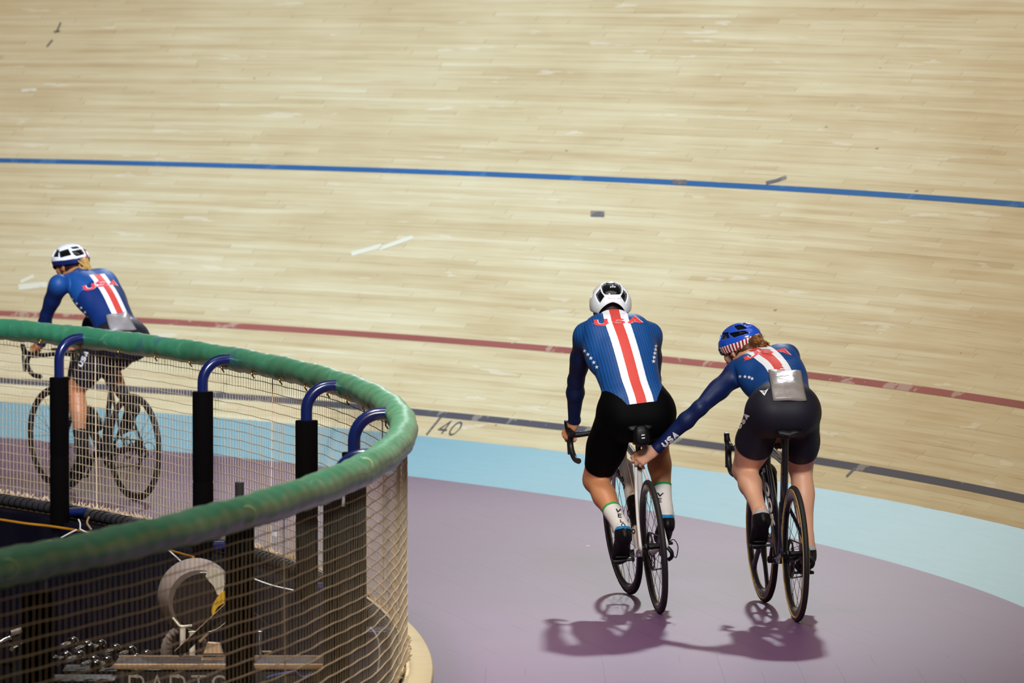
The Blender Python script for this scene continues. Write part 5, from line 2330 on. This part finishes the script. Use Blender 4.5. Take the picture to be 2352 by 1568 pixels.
def feet(rig, J, ca, pitch, scale=1.0):
    for left, kx in ((True, 'l'), (False, 'r')):
        p = rig.w(pedal_local(left, ca))
        a = math.radians(pitch[kx])
        f = rig.f
        td = unit(f * math.cos(a) - Z * math.sin(a))
        ud = unit(f * math.sin(a) + Z * math.cos(a))
        J['toe_' + kx], J['up_' + kx] = td, ud
        # sole under the ball of the foot rests on the pedal
        J['an_' + kx] = p + ud * (.108) - td * .125 + rig.l * (-.012 if left else .012)


# ------------------------------------------------------------------ rider in the white helmet
r = RA
J = dict(pelvis=r.P(1461, 938, .26), waist=r.P(1449, 885, .33), mid=r.P(1431, 822, .45), chest=r.P(1416, 776, .57), neck=r.P(1411, 745, .66),
         sh_l=r.P(1347, 771, .60), sh_r=r.P(1491, 771, .60), el_l=r.P(1323, 873, .80), wr_l=r.P(1318, 968, .93), el_r=r.P(1499, 872, .80), wr_r=r.P(1496, 965, .93),
         head=r.P(1402, 707, .80))
J['hand_l'] = dict(d=r.f * .45 - Z * .75 + r.l * .35, n=-r.f * .45 + Z * .25 + r.l * .75, curl=[(.7, 1.0, .7), (.8, 1.05, .7), (.9, 1.1, .7), (.95, 1.1, .7)])
J['hand_r'] = dict(d=r.f * .8 - Z * .62 - r.l * .30, n=-r.l * .75 + Z * .5 + r.f * .3, curl=GRIP)
J['hf'] = r.f * .93 - Z * .34 - r.l * .06
J['hu'] = Z
feet(r, J, CRANK['A'], dict(l=36, r=22))
A = Person(r, J, dict(size=1.06, tw=[.168, .152, .168, .170, .085], td=[.118, .106, .116, .108, .070], leg=1.12, armr=1.02, thigh=.44, shin=.43, splay_l=.24, splay_r=.12, hipw=.092, glute=1.0))
wA = lambda l, nn: np.where(nn > -.02, .022 + 1.9 * np.maximum(0, np.abs(l) - .075), .17)
A.skin('person in a white helmet, ribbed blue suit and black shorts riding away', MAT['skin_tan'])
jA = A.garment('jersey', A.jersey_field(wA, .5, .035, .0), M_A, .0022)
sA = A.garment('shorts', A.shorts_field(wA, dict(l=.345, r=.345)), MAT['shorts_black'], .0028, attrs=False)
for kx in 'lr':
    so = A.garment('sock', A.sock_field(kx, .262), MAT['sock'], .0025, attrs=False)
    A.garment('sock_band', A.sock_field(kx, .262, .274), MAT['green_band'], .0032, attrs=False, lab='green sock band', parent=so)
    if kx == 'l':
        sockAl = so
    else:
        sockAr = so
    make_shoe(A, kx, MAT['cyan_cuff'], 'blue shoe cuff')


def rimA(x):
    a = abs(x)
    if a < 45:
        return 6.5 - 30 * (a / 45) ** 1.7
    if a < 75:
        return -24 + 4 * (a - 45) / 30
    return -20 + 8 * min(1, (a - 75) / 50)


ventsA = [[(-22, 27), (22, 27), (30, 31), (43, 46), (64, 60), (88, 69), (88, 77), (-88, 77), (-88, 69), (-64, 60), (-43, 46), (-30, 31)], [(52, 46), (61, 28), (37, 4), (25, 22)], [(-52, 46), (-61, 28), (-37, 4), (-25, 22)],
          [(75, 30), (110, 34), (110, 20), (78, 16)], [(-75, 30), (-110, 34), (-110, 20), (-78, 16)], [(125, 30), (165, 40), (165, 20), (130, 14)], [(-125, 30), (-165, 40), (-165, 20), (-130, 14)]]
hA, cA = helmet(A, (.140, .109, .116), (-.004, .020), rimA, ventsA, MAT['helmet_white'], MAT['helmet_black'], tilt=19, lab='white helmet with black vents')


def hair_cap(P, mat, rad=(.100, .079, .098), low=-.5, front=.15, tail=None, name='hair'):
    H, hf, hu, hl = P.head
    F = Field()
    F.ell(H - hf * .006, (hf, hl, hu), rad, .01)
    if tail:
        for a, b, ra, rb in tail:
            F.cone(a, b, ra, rb, .02)
    V, T = F.mesh(.005)
    q = V - H
    x, z = q @ hf, q @ hu
    y = np.abs(q @ hl)
    far = np.linalg.norm(q, axis=1) > .115
    g = np.minimum(front * .1 - x - np.where(y > .06, .02, 0) * 0, z + .075 - .25 * np.minimum(0, x))
    g = np.minimum(g, .03)
    g = np.where(far & (x < 0), .03, g)
    VV, TT, _ = clip(V, T, g)
    o = np_mesh(name, VV - P.base, TT, mat, P.obj)
    return o


hair_cap(A, MAT['hair_dark'], rad=(.100, .081, .099))
# helmet straps
def straps(P, mat='black'):
    H, hf, hu, hl = P.head
    for e in (-1, 1):
        mb = MB()
        c = H + hf * .052 - hu * .116
        p1 = H + hl * e * .076 + hf * .012 - hu * .062
        for q in (H + hl * e * .082 + hf * .045 + hu * .02, H + hl * e * .083 - hf * .035 + hu * .0):
            mb.tube([v - P.base for v in catmull([q, p1, H + hl * e * .05 + hf * .04 - hu * .105, c], 5)], [(.006, .002)] * 16, n=8)
        mb.build('helmet_strap', MAT[mat], P.obj)


straps(A)


def eyes(P):
    H, hf, hu, hl = P.head
    for e in (-1, 1):
        mb = MB()
        mb.ball(H + hf * .0815 + hl * e * .032 - hu * .006 - P.base, .0125)
        o = mb.build('eye', MAT['white'], P.obj)
        mb = MB()
        mb.ball(H + hf * .0905 + hl * e * .032 - hu * .006 - P.base, .0052)
        mb.build('iris', MAT['hair_dark'], o)


eyes(A)

# ------------------------------------------------------------------ rider in the blue helmet, pushing
r = RB
J = dict(pelvis=r.P(1799, 938, .26), waist=r.P(1796, 903, .37), mid=r.P(1783, 874, .50), chest=r.P(1762, 850, .62), neck=r.P(1742, 832, .72),
         sh_l=r.P(1697, 854, .68), sh_r=r.P(1808, 819, .70), el_l=r.P(1607, 937, .53), wr_l=W(1506, 1031, 28.08), el_r=r.P(1832, 905, .90), wr_r=r.P(1799, 984, .86),
         head=r.P(1701, 795, .92))
kn = W(1462, 1056, 28.115)
J['hand_l'] = dict(d=kn - J['wr_l'], n=np.array([-.10, -1.0, .35]), curl=[(.30, .75, .6), (.35, .85, .6), (.40, .85, .6), (.45, .9, .6)], spread=.25, td=np.array([-.75, .45, .5]), sc=1.0)
J['hand_r'] = dict(d=r.f * .8 - Z * .5 + r.l * .1, n=Z * .8 + r.f * .4, curl=GRIP)
J['hf'] = r.f * .74 + r.l * .55 - Z * .42
J['hu'] = Z + r.l * .0 - r.f * .0
feet(r, J, CRANK['B'], dict(l=36, r=16))
B = Person(r, J, dict(size=.97, tw=[.152, .138, .150, .150, .075], td=[.112, .100, .108, .100, .062], leg=1.06, armr=.93, thigh=.425, shin=.415, splay_l=.08, splay_r=.10, hipw=.09, glute=1.02))
wB = lambda l, nn: np.full_like(l, .150)
B.skin('person in a blue helmet bending to push the other cyclist with the left hand', MAT['skin_fair'])
jB = B.garment('jersey', B.jersey_field(wB, .5, .03, .0), M_B, .0022)
sB = B.garment('shorts', B.shorts_field(wB, dict(l=.225, r=.285)), MAT['shorts_navy'], .0028, attrs=False)
for kx in 'lr':
    make_shoe(B, kx, MAT['grey_cuff'], 'grey shoe cuff')


def rimB(x):
    a = abs(x)
    return 6 - 14 * min(1, a / 60) if a < 100 else -8 + 4 * min(1, (a - 100) / 40)


ventsB = [[(-18, 42), (18, 42), (26, 62), (-26, 62)], [(28, 34), (50, 30), (66, 56), (40, 56)], [(-28, 34), (-50, 30), (-66, 56), (-40, 56)], [(30, 14), (66, 12), (78, 28), (40, 24)], [(-30, 14), (-66, 12), (-78, 28), (-40, 24)],
          [(84, 16), (120, 20), (122, 40), (88, 34)], [(-84, 16), (-120, 20), (-122, 40), (-88, 34)], [(130, 20), (165, 22), (165, 50), (135, 46)], [(-130, 20), (-165, 22), (-165, 50), (-135, 46)]]
hB, cB = helmet(B, (.126, .098, .100), (-.002, .018), rimB, ventsB, MAT['helmet_blue'], MAT['helmet_black'], tilt=8, lab='blue helmet', grow=1.18, core_rim=lambda x: rimB(x) + 5)
H, hf, hu, hl = B.head
tl0 = H - hf * .095 - hu * .02
tl = [(tl0, W(1738, 783, r.D(.80)), .030, .030), (W(1738, 783, r.D(.80)), W(1752, 790, r.D(.74)), .030, .018), (H - hf * .05 - hu * .05, W(1718, 800, r.D(.83)), .052, .036)]
hair_cap(B, MAT['hair_brown'], rad=(.101, .081, .098), tail=tl)


def strands(P, pts_from, via, pts_to, n_, r_, mat, name, spread):
    mb = MB()
    for i in range(n_):
        q = [np.asarray(p) + RNG.normal(size=3) * s_ for p, s_ in zip((pts_from, via, pts_to), spread)]
        c = catmull(q, 6)
        mb.tube([v - P.base for v in c], [r_ * (1 - .6 * abs(k / (len(c) - 1) - .35)) for k in range(len(c))], n=5)
    return mb.build(name, mat, P.obj)


MAT['hair_gold'] = simple('golden_hair', lin(150, 98, 46), .4, var=.5, scale=60)
o = strands(B, H - hf * .09 - hu * .03, W(1738, 783, r.D(.79)), W(1756, 792, r.D(.73)), 60, .0045, MAT['hair_gold'], 'ponytail', (.016, .013, .010))
o['label'] = 'short golden brown ponytail'
strands(B, H - hf * .05 + hl * .06 - hu * .02, W(1716, 790, r.D(.83)), W(1736, 786, r.D(.79)), 40, .0035, MAT['hair_brown'], 'loose_hair', (.02, .014, .008))
o = strands(B, W(1744, 781, r.D(.76)), W(1749, 772, r.D(.76)), W(1751, 764, r.D(.76)), 7, .0009, MAT['hair_brown'], 'flyaway_hair', (.006, .006, .012))
straps(B)
eyes(B)

# ------------------------------------------------------------------ rider behind the netting
r = RL
J = dict(pelvis=r.P(276, 776, .26), waist=r.P(261, 738, .35), mid=r.P(238, 695, .48), chest=r.P(211, 660, .62), neck=r.P(193, 641, .71),
         sh_l=r.P(135, 654, .60, .15), sh_r=r.P(236, 646, .62, -.15), el_l=r.P(107, 722, .78, .2), wr_l=r.P(93, 788, .90, .2), el_r=r.P(214, 725, .84, -.2), wr_r=r.P(186, 783, .90, -.2),
         head=r.P(161, 603, .86))
J['hand_l'] = dict(d=r.f * .92 - Z * .35 + r.l * .15, n=r.l * .7 + Z * .65, curl=GRIP)
J['hand_r'] = dict(d=r.f * .92 - Z * .35 - r.l * .15, n=-r.l * .7 + Z * .65, curl=GRIP)
J['hf'] = r.f * .90 + r.l * .30 - Z * .22
J['hu'] = Z
feet(r, J, CRANK['L'], dict(l=34, r=42))
L = Person(r, J, dict(size=.98, tw=[.155, .138, .150, .158, .078], td=[.112, .100, .108, .102, .064], leg=1.0, armr=.95, thigh=.425, shin=.415, splay_l=.05, splay_r=.05, hipw=.09, glute=1.05))
wL = lambda l, nn: np.full_like(l, .130)
L.skin('person with a blond ponytail riding behind the green padded rail', MAT['skin_dark'])
jL = L.garment('jersey', L.jersey_field(wL, .5, .03, .0), M_L, .0022)
sL = L.garment('shorts', L.shorts_field(wL, dict(l=.33, r=.33)), MAT['shorts_navy'], .0028, attrs=False)
for kx in 'lr':
    L.garment('sock', L.sock_field(kx, .27), MAT['black_sock'], .0025, attrs=False)
    make_shoe(L, kx, MAT['shoe'], 'black shoe cuff')


def rimL(x):
    a = abs(x)
    return 2 - 8 * min(1, a / 70) if a < 100 else -6


ventsL = [[(8, 16), (36, 10), (44, 28), (10, 34)], [(-8, 16), (-36, 10), (-44, 28), (-10, 34)], [(12, 42), (40, 40), (48, 50), (16, 54)], [(-12, 42), (-44, 40), (-66, 62), (-20, 62)],
          [(56, 16), (84, 10), (92, 30), (64, 38)], [(-56, 16), (-84, 10), (-92, 30), (-64, 38)], [(100, 14), (140, 16), (140, 40), (104, 36)], [(-100, 14), (-140, 16), (-140, 40), (-104, 36)]]
hL, cL = helmet(L, (.130, .103, .100), (-.004, .022), rimL, ventsL, MAT['helmet_red_stripe'], MAT['helmet_black'], tilt=8, lab='white helmet with a red stripe', grow=1.3)
H, hf, hu, hl = L.head
t1, t2 = W(194, 604, r.D(.70)), W(203, 622, r.D(.66))
tl = [(H - hf * .095 - hu * .015, t1, .024, .027), (t1, t2, .027, .020)]
hair_cap(L, MAT['hair_dark'], rad=(.101, .080, .099))
pt = strands(L, H - hf * .092 - hu * .012, t1, t2, 90, .0055, MAT['hair_blond'], 'ponytail', (.010, .015, .011))
pt['label'] = 'blond ponytail'
straps(L)
eyes(L)
mb = MB()
for e in (-1, 1):
    mb.ball(H + hf * .098 + hl * e * .030 - hu * .006 - L.base, (.006, .030, .020), ax=np.array([hf, hl, hu]))
    mb.tube([v - L.base for v in (H + hf * .096 + hl * e * .056, H + hf * .05 + hl * e * .080, H - hf * .01 + hl * e * .080 - hu * .006)], .003, n=6)
mb.build('sunglasses', MAT['black_gloss'], L.obj)

# striped bands below the helmet shells
def helmet_band(P, hel, lo, hi, mat, sc=.985, lab=None):
    C, hf, hu, hl, rad = P.hel
    na = 240
    V, az_, el_ = [], [], []
    for i in range(na):
        x = -180 + 360 * i / na
        for j in range(9):
            e = lo(x) + (hi(x) - lo(x)) * j / 8
            a, ee = math.radians(x), math.radians(e)
            xx = -math.cos(a) * math.cos(ee) * rad[0] * sc
            xx = xx * 1.06 if xx < 0 else xx
            V.append(C + xx * hf + math.sin(a) * math.cos(ee) * rad[1] * sc * hl + math.sin(ee) * rad[2] * sc * hu)
            az_.append(x)
            el_.append(e)
    T = []
    for i in range(na - 1):
        for j in range(8):
            q = (i * 9 + j, (i + 1) * 9 + j, (i + 1) * 9 + j + 1, i * 9 + j + 1)
            T.append(q)
    o = np_mesh('helmet_band', np.array(V) - P.base, T, mat, hel, {'az': az_, 'el': el_})
    sm = o.modifiers.new('t', 'SOLIDIFY')
    sm.thickness = .006
    if lab:
        o['label'] = lab
    return o


helmet_band(B, hB, lambda x: rimB(x) - 17 - (4 if 40 < abs(x) < 110 else 0) + (12 if abs(x) < 14 else 0), lambda x: rimB(x) + 2, MAT['band_stripes'], .97, 'red and white striped lower helmet band')
helmet_band(L, hL, lambda x: rimL(x) - 15, lambda x: rimL(x) + 2, MAT['helmet_navy'], .975, 'navy lower helmet band')
at = hL.data.attributes.new('lat', 'FLOAT', 'POINT')
Hc = L.hel[0]
hv = np.array([v.co for v in hL.data.vertices]) + L.base
at.data.foreach_set('value', ((hv - Hc) @ hl).astype(np.float32))

# ------------------------------------------------------------------ prints on the clothing
bvA = bvh_of([jA])


def printed(name, letters, bv, mats, parent, lift=.0012, thick=.24, outline=0):
    last = None
    for ch, o, ex, ey in letters:
        if outline:
            last = decal(name, text_quads(ch, o, ex, ey, thick=thick + outline, step=.08), bv, mats[1], parent, lift=lift)
        last = decal(name, text_quads(ch, o, ex, ey, thick=thick, step=.08), bv, mats[0], parent, lift=lift + .0007)
    return last


RW = (MAT['red_print'], MAT['white'])
printed('lettering', [('U', (1366.5, 749.5), (33.5, -2.4), (-2.5, -17)), ('S', (1404.5, 745.5), (34.5, -1.5), (-1, -13)), ('A', (1441, 744), (37.5, -.5), (-1, -16))], bvA, RW, jA, outline=.05)
poly_decal('stars', [star(x, y, 5) for x, y in ((1342.7, 805.8), (1350.7, 813.8), (1357.4, 822.3), (1364.2, 832.1), (1370.9, 842.8), (1507, 794.5), (1505.6, 802.5), (1503.7, 811), (1502.2, 820.5), (1501, 829.7))], bvA, MAT['white'], jA)
bvS = bvh_of([sockAl])
printed('lettering', [('V', (1412.5, 1176.5), (15, 1), (1.5, -9)), ('E', (1419.5, 1188.5), (12.5, 1), (-1, -9)), ('L', (1425, 1200), (12, 1), (-1.5, -8)), ('O', (1427, 1210), (10.5, 1), (-.5, -9))], bvS, (MAT['dark_print'],), sockAl, thick=.2)
bvS = bvh_of([sockAr])
printed('lettering', [('V', (1508, 1139.5), (19, 1), (1, -9.5)), ('E', (1512, 1153), (12, 1), (0, -10))], bvS, (MAT['dark_print'],), sockAr, thick=.2)

bvB = bvh_of([jB])
printed('lettering', [('U', (1716, 830), (33, -20), (-9, -9)), ('S', (1749, 812), (31, 0), (-5, -10)), ('A', (1782, 806), (36, 12), (2, -10))], bvB, RW, jB, outline=.06)
poly_decal('stars', [star(x, y, 4.6) for x, y in ((1700, 864.4), (1711.6, 864.9), (1721, 866.4), (1727.9, 869.5))], bvB, MAT['white'], jB)
decal('lettering', text_quads('USA', (1527, 1028.5), (11.2, -8.8), (-9.6, -12.2), thick=.27, gap=.10, step=.1), bvB, MAT['white'], jB)
poly_decal('logo', [[(1794.5, 839.5), (1798.5, 840.5), (1800, 842), (1805.5, 838.8), (1800.5, 845.5)], [(1791.6, 846.3), (1812.5, 846.8), (1812.5, 848.8), (1791.6, 848.3)]], bvB, MAT['white'], jB)
bvBs = bvh_of([sB])
decal('lettering', text_quads('USA', (1699, 987), (8.0, -10.0), (-9.5, -9.5), thick=.28, gap=.10, step=.1), bvBs, MAT['white'], sB)
poly_decal('logo', [[(1744, 896.3), (1750, 897.0), (1755, 897.5), (1756, 908.7)], [(1755, 897.5), (1760, 896), (1765.6, 891.6), (1756, 908.7)]], bvBs, MAT['white'], sB)
poly_decal('logo', [[(1751.5, 900.2), (1759, 898.9), (1759, 900.2), (1751.5, 901.6)], [(1754.6, 897.5), (1756, 897.5), (1756.8, 904), (1755.4, 904)]], bvBs, MAT['shorts_navy'], sB, lift=.0022)

bvL = bvh_of([jL])
printed('lettering', [('U', (195.5, 669.5), (28.5, -8), (-7, -14)), ('S', (223, 661), (28, -6), (-5, -14)), ('A', (250, 655), (22, 4), (-1, -13))], bvL, RW, jL, outline=.06)
poly_decal('stars', [star(x, y, 3.8) for x, y in ((165.7, 687), (176.3, 696.7), (186.7, 706.7), (195.3, 717), (200.4, 728))], bvL, MAT['white'], jL)
bvLs = bvh_of([sL])
decal('lettering', text_quads('USA', (188, 844), (6.0, -11), (-10, -7), thick=.28, gap=.10, step=.1), bvLs, MAT['white'], sL)


def pouch(P, bvs, quad, name, lab, flap):
    """number pouch: a puffed pane lying on the back of the suit"""
    q = [np.array(p, float) for p in quad]
    n_ = 12
    V, F = [], []
    for i in range(n_ + 1):
        for j in range(n_ + 1):
            u, v = i / n_, j / n_
            p = (q[0] * (1 - u) + q[1] * u) * (1 - v) + (q[3] * (1 - u) + q[2] * u) * v
            e = min(u, 1 - u, v, 1 - v)
            h = on_surface(bvs, p[0], p[1], .0035 + .012 * min(1, e / .2) + .003 * math.sin(9 * u + 4 * v))
            V.append(h)
    ok = [v is not None for v in V]
    for i in range(n_):
        for j in range(n_):
            f = (i * (n_ + 1) + j, (i + 1) * (n_ + 1) + j, (i + 1) * (n_ + 1) + j + 1, i * (n_ + 1) + j + 1)
            if all(ok[k] for k in f):
                F.append(f)
    V = [v if v is not None else np.zeros(3) + P.base for v in V]
    o = np_mesh(name, np.array(V) - P.base, F, MAT['pouch'], P.obj)
    o['label'] = lab
    sm = o.modifiers.new('t', 'SOLIDIFY')
    sm.thickness = .003
    edge = []
    m_ = n_ + 1
    loop = [i * m_ for i in range(m_)] + [n_ * m_ + j for j in range(1, m_)] + [i * m_ + n_ for i in range(n_ - 1, -1, -1)] + [j for j in range(n_ - 1, 0, -1)]
    if all(ok[k] for k in loop):
        mb = MB()
        mb.tube([V[k] - P.base for k in loop], .0028, n=6, closed=True)
        mb.build('seam', MAT['pocket'], o)
    return o


bvp = bvh_of([jB, sB])
poB = pouch(B, bvp, [(1766, 851), (1838, 853), (1852, 921), (1776, 920)], 'number_pouch', 'clear grey number pouch on the lower back', 0)
bvp2 = bvh_of([poB])
poly_decal('fold_marks', [[(1785, 860.5), (1788, 858.5), (1790, 861), (1787, 862)], [(1793, 866), (1802, 864.5), (1800, 869.5), (1796, 869)], [(1776, 862), (1783, 866), (1781, 867)], [(1831, 867), (1836, 866), (1835, 869.5), (1831, 869.5)]], bvp2, MAT['dark_print'], poB, lift=.002)
bvp = bvh_of([jL, sL])
poL = pouch(L, bvp, [(243, 724), (292, 718), (313, 758), (254, 762)], 'number_pouch', 'clear grey number pouch on the lower back', 0)

# ------------------------------------------------------------------ prints on helmets, frames, wheels
bvh_ = bvh_of([cA])
poly_decal('logo', [star(1403, 659.5, 2.6), star(1407.5, 659, 2.6), star(1412, 659.2, 2.6)], bvh_, MAT['white'], cA, lift=.002)
bvh_ = bvh_of([hA])
poly_decal('logo', [[(1397, 684.2), (1400, 684), (1401, 686), (1398, 686)], [(1402, 684.4), (1406, 684.3), (1406, 685.3), (1402, 685.4)], [(1409, 684.5), (1412, 684.2), (1412, 685.5), (1409, 685.7)], [(1417, 685.5), (1420, 683.6), (1421, 685.5)], [(1423, 684), (1428, 684.3), (1427, 685.3), (1423, 685.5)]], bvh_, MAT['grey_cuff'], hA, lift=.0015)
bvh_ = bvh_of([hB])
poly_decal('logo', [[(1707.5, 764), (1721, 762.5), (1721, 765.6), (1708.5, 767)]], bvh_, MAT['white'], hB, lift=.0015)
band_ = [c_ for c_ in hB.children if c_.name.startswith('helmet_band')]
if band_:
    poly_decal('badge', [[(1683, 779.5), (1686, 776.5), (1689, 779), (1688.5, 783), (1685, 785), (1682.5, 782.5)]], bvh_of(band_), MAT['yellow'], band_[0], lift=.002)
bvf = bvh_of([frB])
decal('lettering', text_quads('LOOK', (1748.5, 1076), (5.9, 33.5), (10, -2), thick=.30, gap=.08, step=.06), bvf, MAT['grey_print'], frB, lift=.001, maxjump=.12)
bvf = bvh_of([frA])
decal('lettering', text_quads('PO', (1422, 1096), (3, 14.5), (9, -2), thick=.24, gap=.12, step=.06), bvf, MAT['dark_print'], frA, lift=.001, maxjump=.12)
decal('lettering', text_quads('SO', (1446, 1202), (3.4, 12.5), (8, -2), thick=.24, gap=.12, step=.06), bvf, MAT['dark_print'], frA, lift=.001, maxjump=.12)


def rim_text(rig, rim, s, ctr, a0, r0, em, front, mat, side=1):
    """letters along the side of a wheel rim, tops outward"""
    mb = MB()
    for st in text_quads(s, (0, 0), (em, 0), (0, em * .8), thick=.22, gap=.10, step=.1):
        for (p, q), (p2, q2) in zip(st[:-1], st[1:]):
            pts = []
            for u in (p, q, q2, p2):
                a = math.radians(a0) + u[0] / (r0 + em * .4)
                rr = r0 + u[1]
                v = ctr + np.array([rr * math.cos(a), side * .0142, rr * math.sin(a)])
                pts.append(rig.st(v) if front else v)
            mb.add(pts, [(0, 1, 2, 3)])
    mb.build('lettering', mat, rim, smooth=False)


rim_text(RB, fwB, 'CORIMA', np.array([.98, 0, .335]), -92, .272, .036, True, MAT['white'])
rim_text(RB, rwB, 'CORIMA', np.array([0, 0, .335]), -75, .272, .036, False, MAT['grey_print'])
rim_text(RB, rwB, 'CORIMA', np.array([0, 0, .335]), 20, .272, .036, False, MAT['grey_print'])
# ================================================================== LIGHT, WORLD, CAMERA
def area(name, loc, target, size, power, col=(1, 1, 1), shape='DISK', size_y=None, spread=180):
    d = bpy.data.lights.new(name, 'AREA')
    d.shape = shape
    d.size = size
    if size_y:
        d.size_y = size_y
    d.energy = power
    d.color = col
    d.spread = math.radians(spread)
    o = bpy.data.objects.new(name, d)
    COL.objects.link(o)
    o.location = loc
    o.rotation_euler = (Vector(target) - Vector(loc)).to_track_quat('-Z', 'Y').to_euler()
    return o


# row of lamps under the hall roof above the bend
area('hall_roof_light', (0.0, 26.5, 15.0), (0.0, 26.6, 0), 15.0, ROOFP, (1.0, .95, .88), 'RECTANGLE', 7.0)
# soft-edged spot, used for the floodlight and the added fills


def spot(name, loc, aim, deg, power, col, rad):
    sp = bpy.data.lights.new(name, 'SPOT')
    sp.energy = power
    sp.spot_size = math.radians(deg)
    sp.spot_blend = 1.0
    sp.shadow_soft_size = rad
    sp.color = col
    so = bpy.data.objects.new(name, sp)
    COL.objects.link(so)
    so.location = loc
    so.rotation_euler = (Vector(aim) - so.location).to_track_quat('-Z', 'Y').to_euler()


# added warm fill high behind the camera, tints the banking's corners
spot('warm_fill_spot', (-3.0, -14.0, 26.0), (0, 44, 2.5), 24.0, FILLP, (1.0, .62, .27), 5.0)
# hall floodlight far beyond the banking: throws the riders' shadows towards the camera
spot('hall_floodlight', (3.0, 66.0, 23.5), (-.5, 31.2, 0), 14.4, KEYP, (.93, .97, 1.0), .65)
spot('track_fill_spot', (-1.0, -12.0, 25.0), (-.7, 41.0, 1.6), 12.5, SPOTP, (.40, .66, 1.0), 2.5)  # added cool spot; its bright centre imitates lens vignetting on the banking
spot('apron_fill_spot', (3.0, -10.0, 22.0), (.3, 30.5, .3), 10.0, SPOT2P, (.72, .88, 1.0), 3.0)  # added fill for riders and apron, outside the banking spot's beam

spot('fence_fill_spot', (-3.3, 24.0, 15.0), (-3.1, 24.6, 0), 42.0, INFP, (1.0, .98, .94), 2.0)  # added overhead fill to brighten the top of the rail cover
w = bpy.data.worlds.new('hall')
SC.world = w
w.use_nodes = True
w.node_tree.nodes['Background'].inputs[0].default_value = (1.0, .92, .82, 1)
w.node_tree.nodes['Background'].inputs[1].default_value = WORLDS

cam = bpy.data.cameras.new('camera')
cam.sensor_width = 36.0
cam.lens = FPX / 2352 * 36.0
cam.clip_end = 300
cam.dof.use_dof = True
cam.dof.focus_distance = 28.6
cam.dof.aperture_fstop = 5.0
co = bpy.data.objects.new('camera', cam)
COL.objects.link(co)
co.location = (0, 0, CAMH)
co.rotation_euler = (math.pi / 2 - PITCH, 0, 0)
SC.camera = co

vs = SC.view_settings
vs.view_transform = 'Standard'
vs.look = 'None'
vs.exposure = EXPO
vs.gamma = 1.0
vs.use_curve_mapping = False
SC.cycles.max_bounces = 6
SC.cycles.use_denoising = True
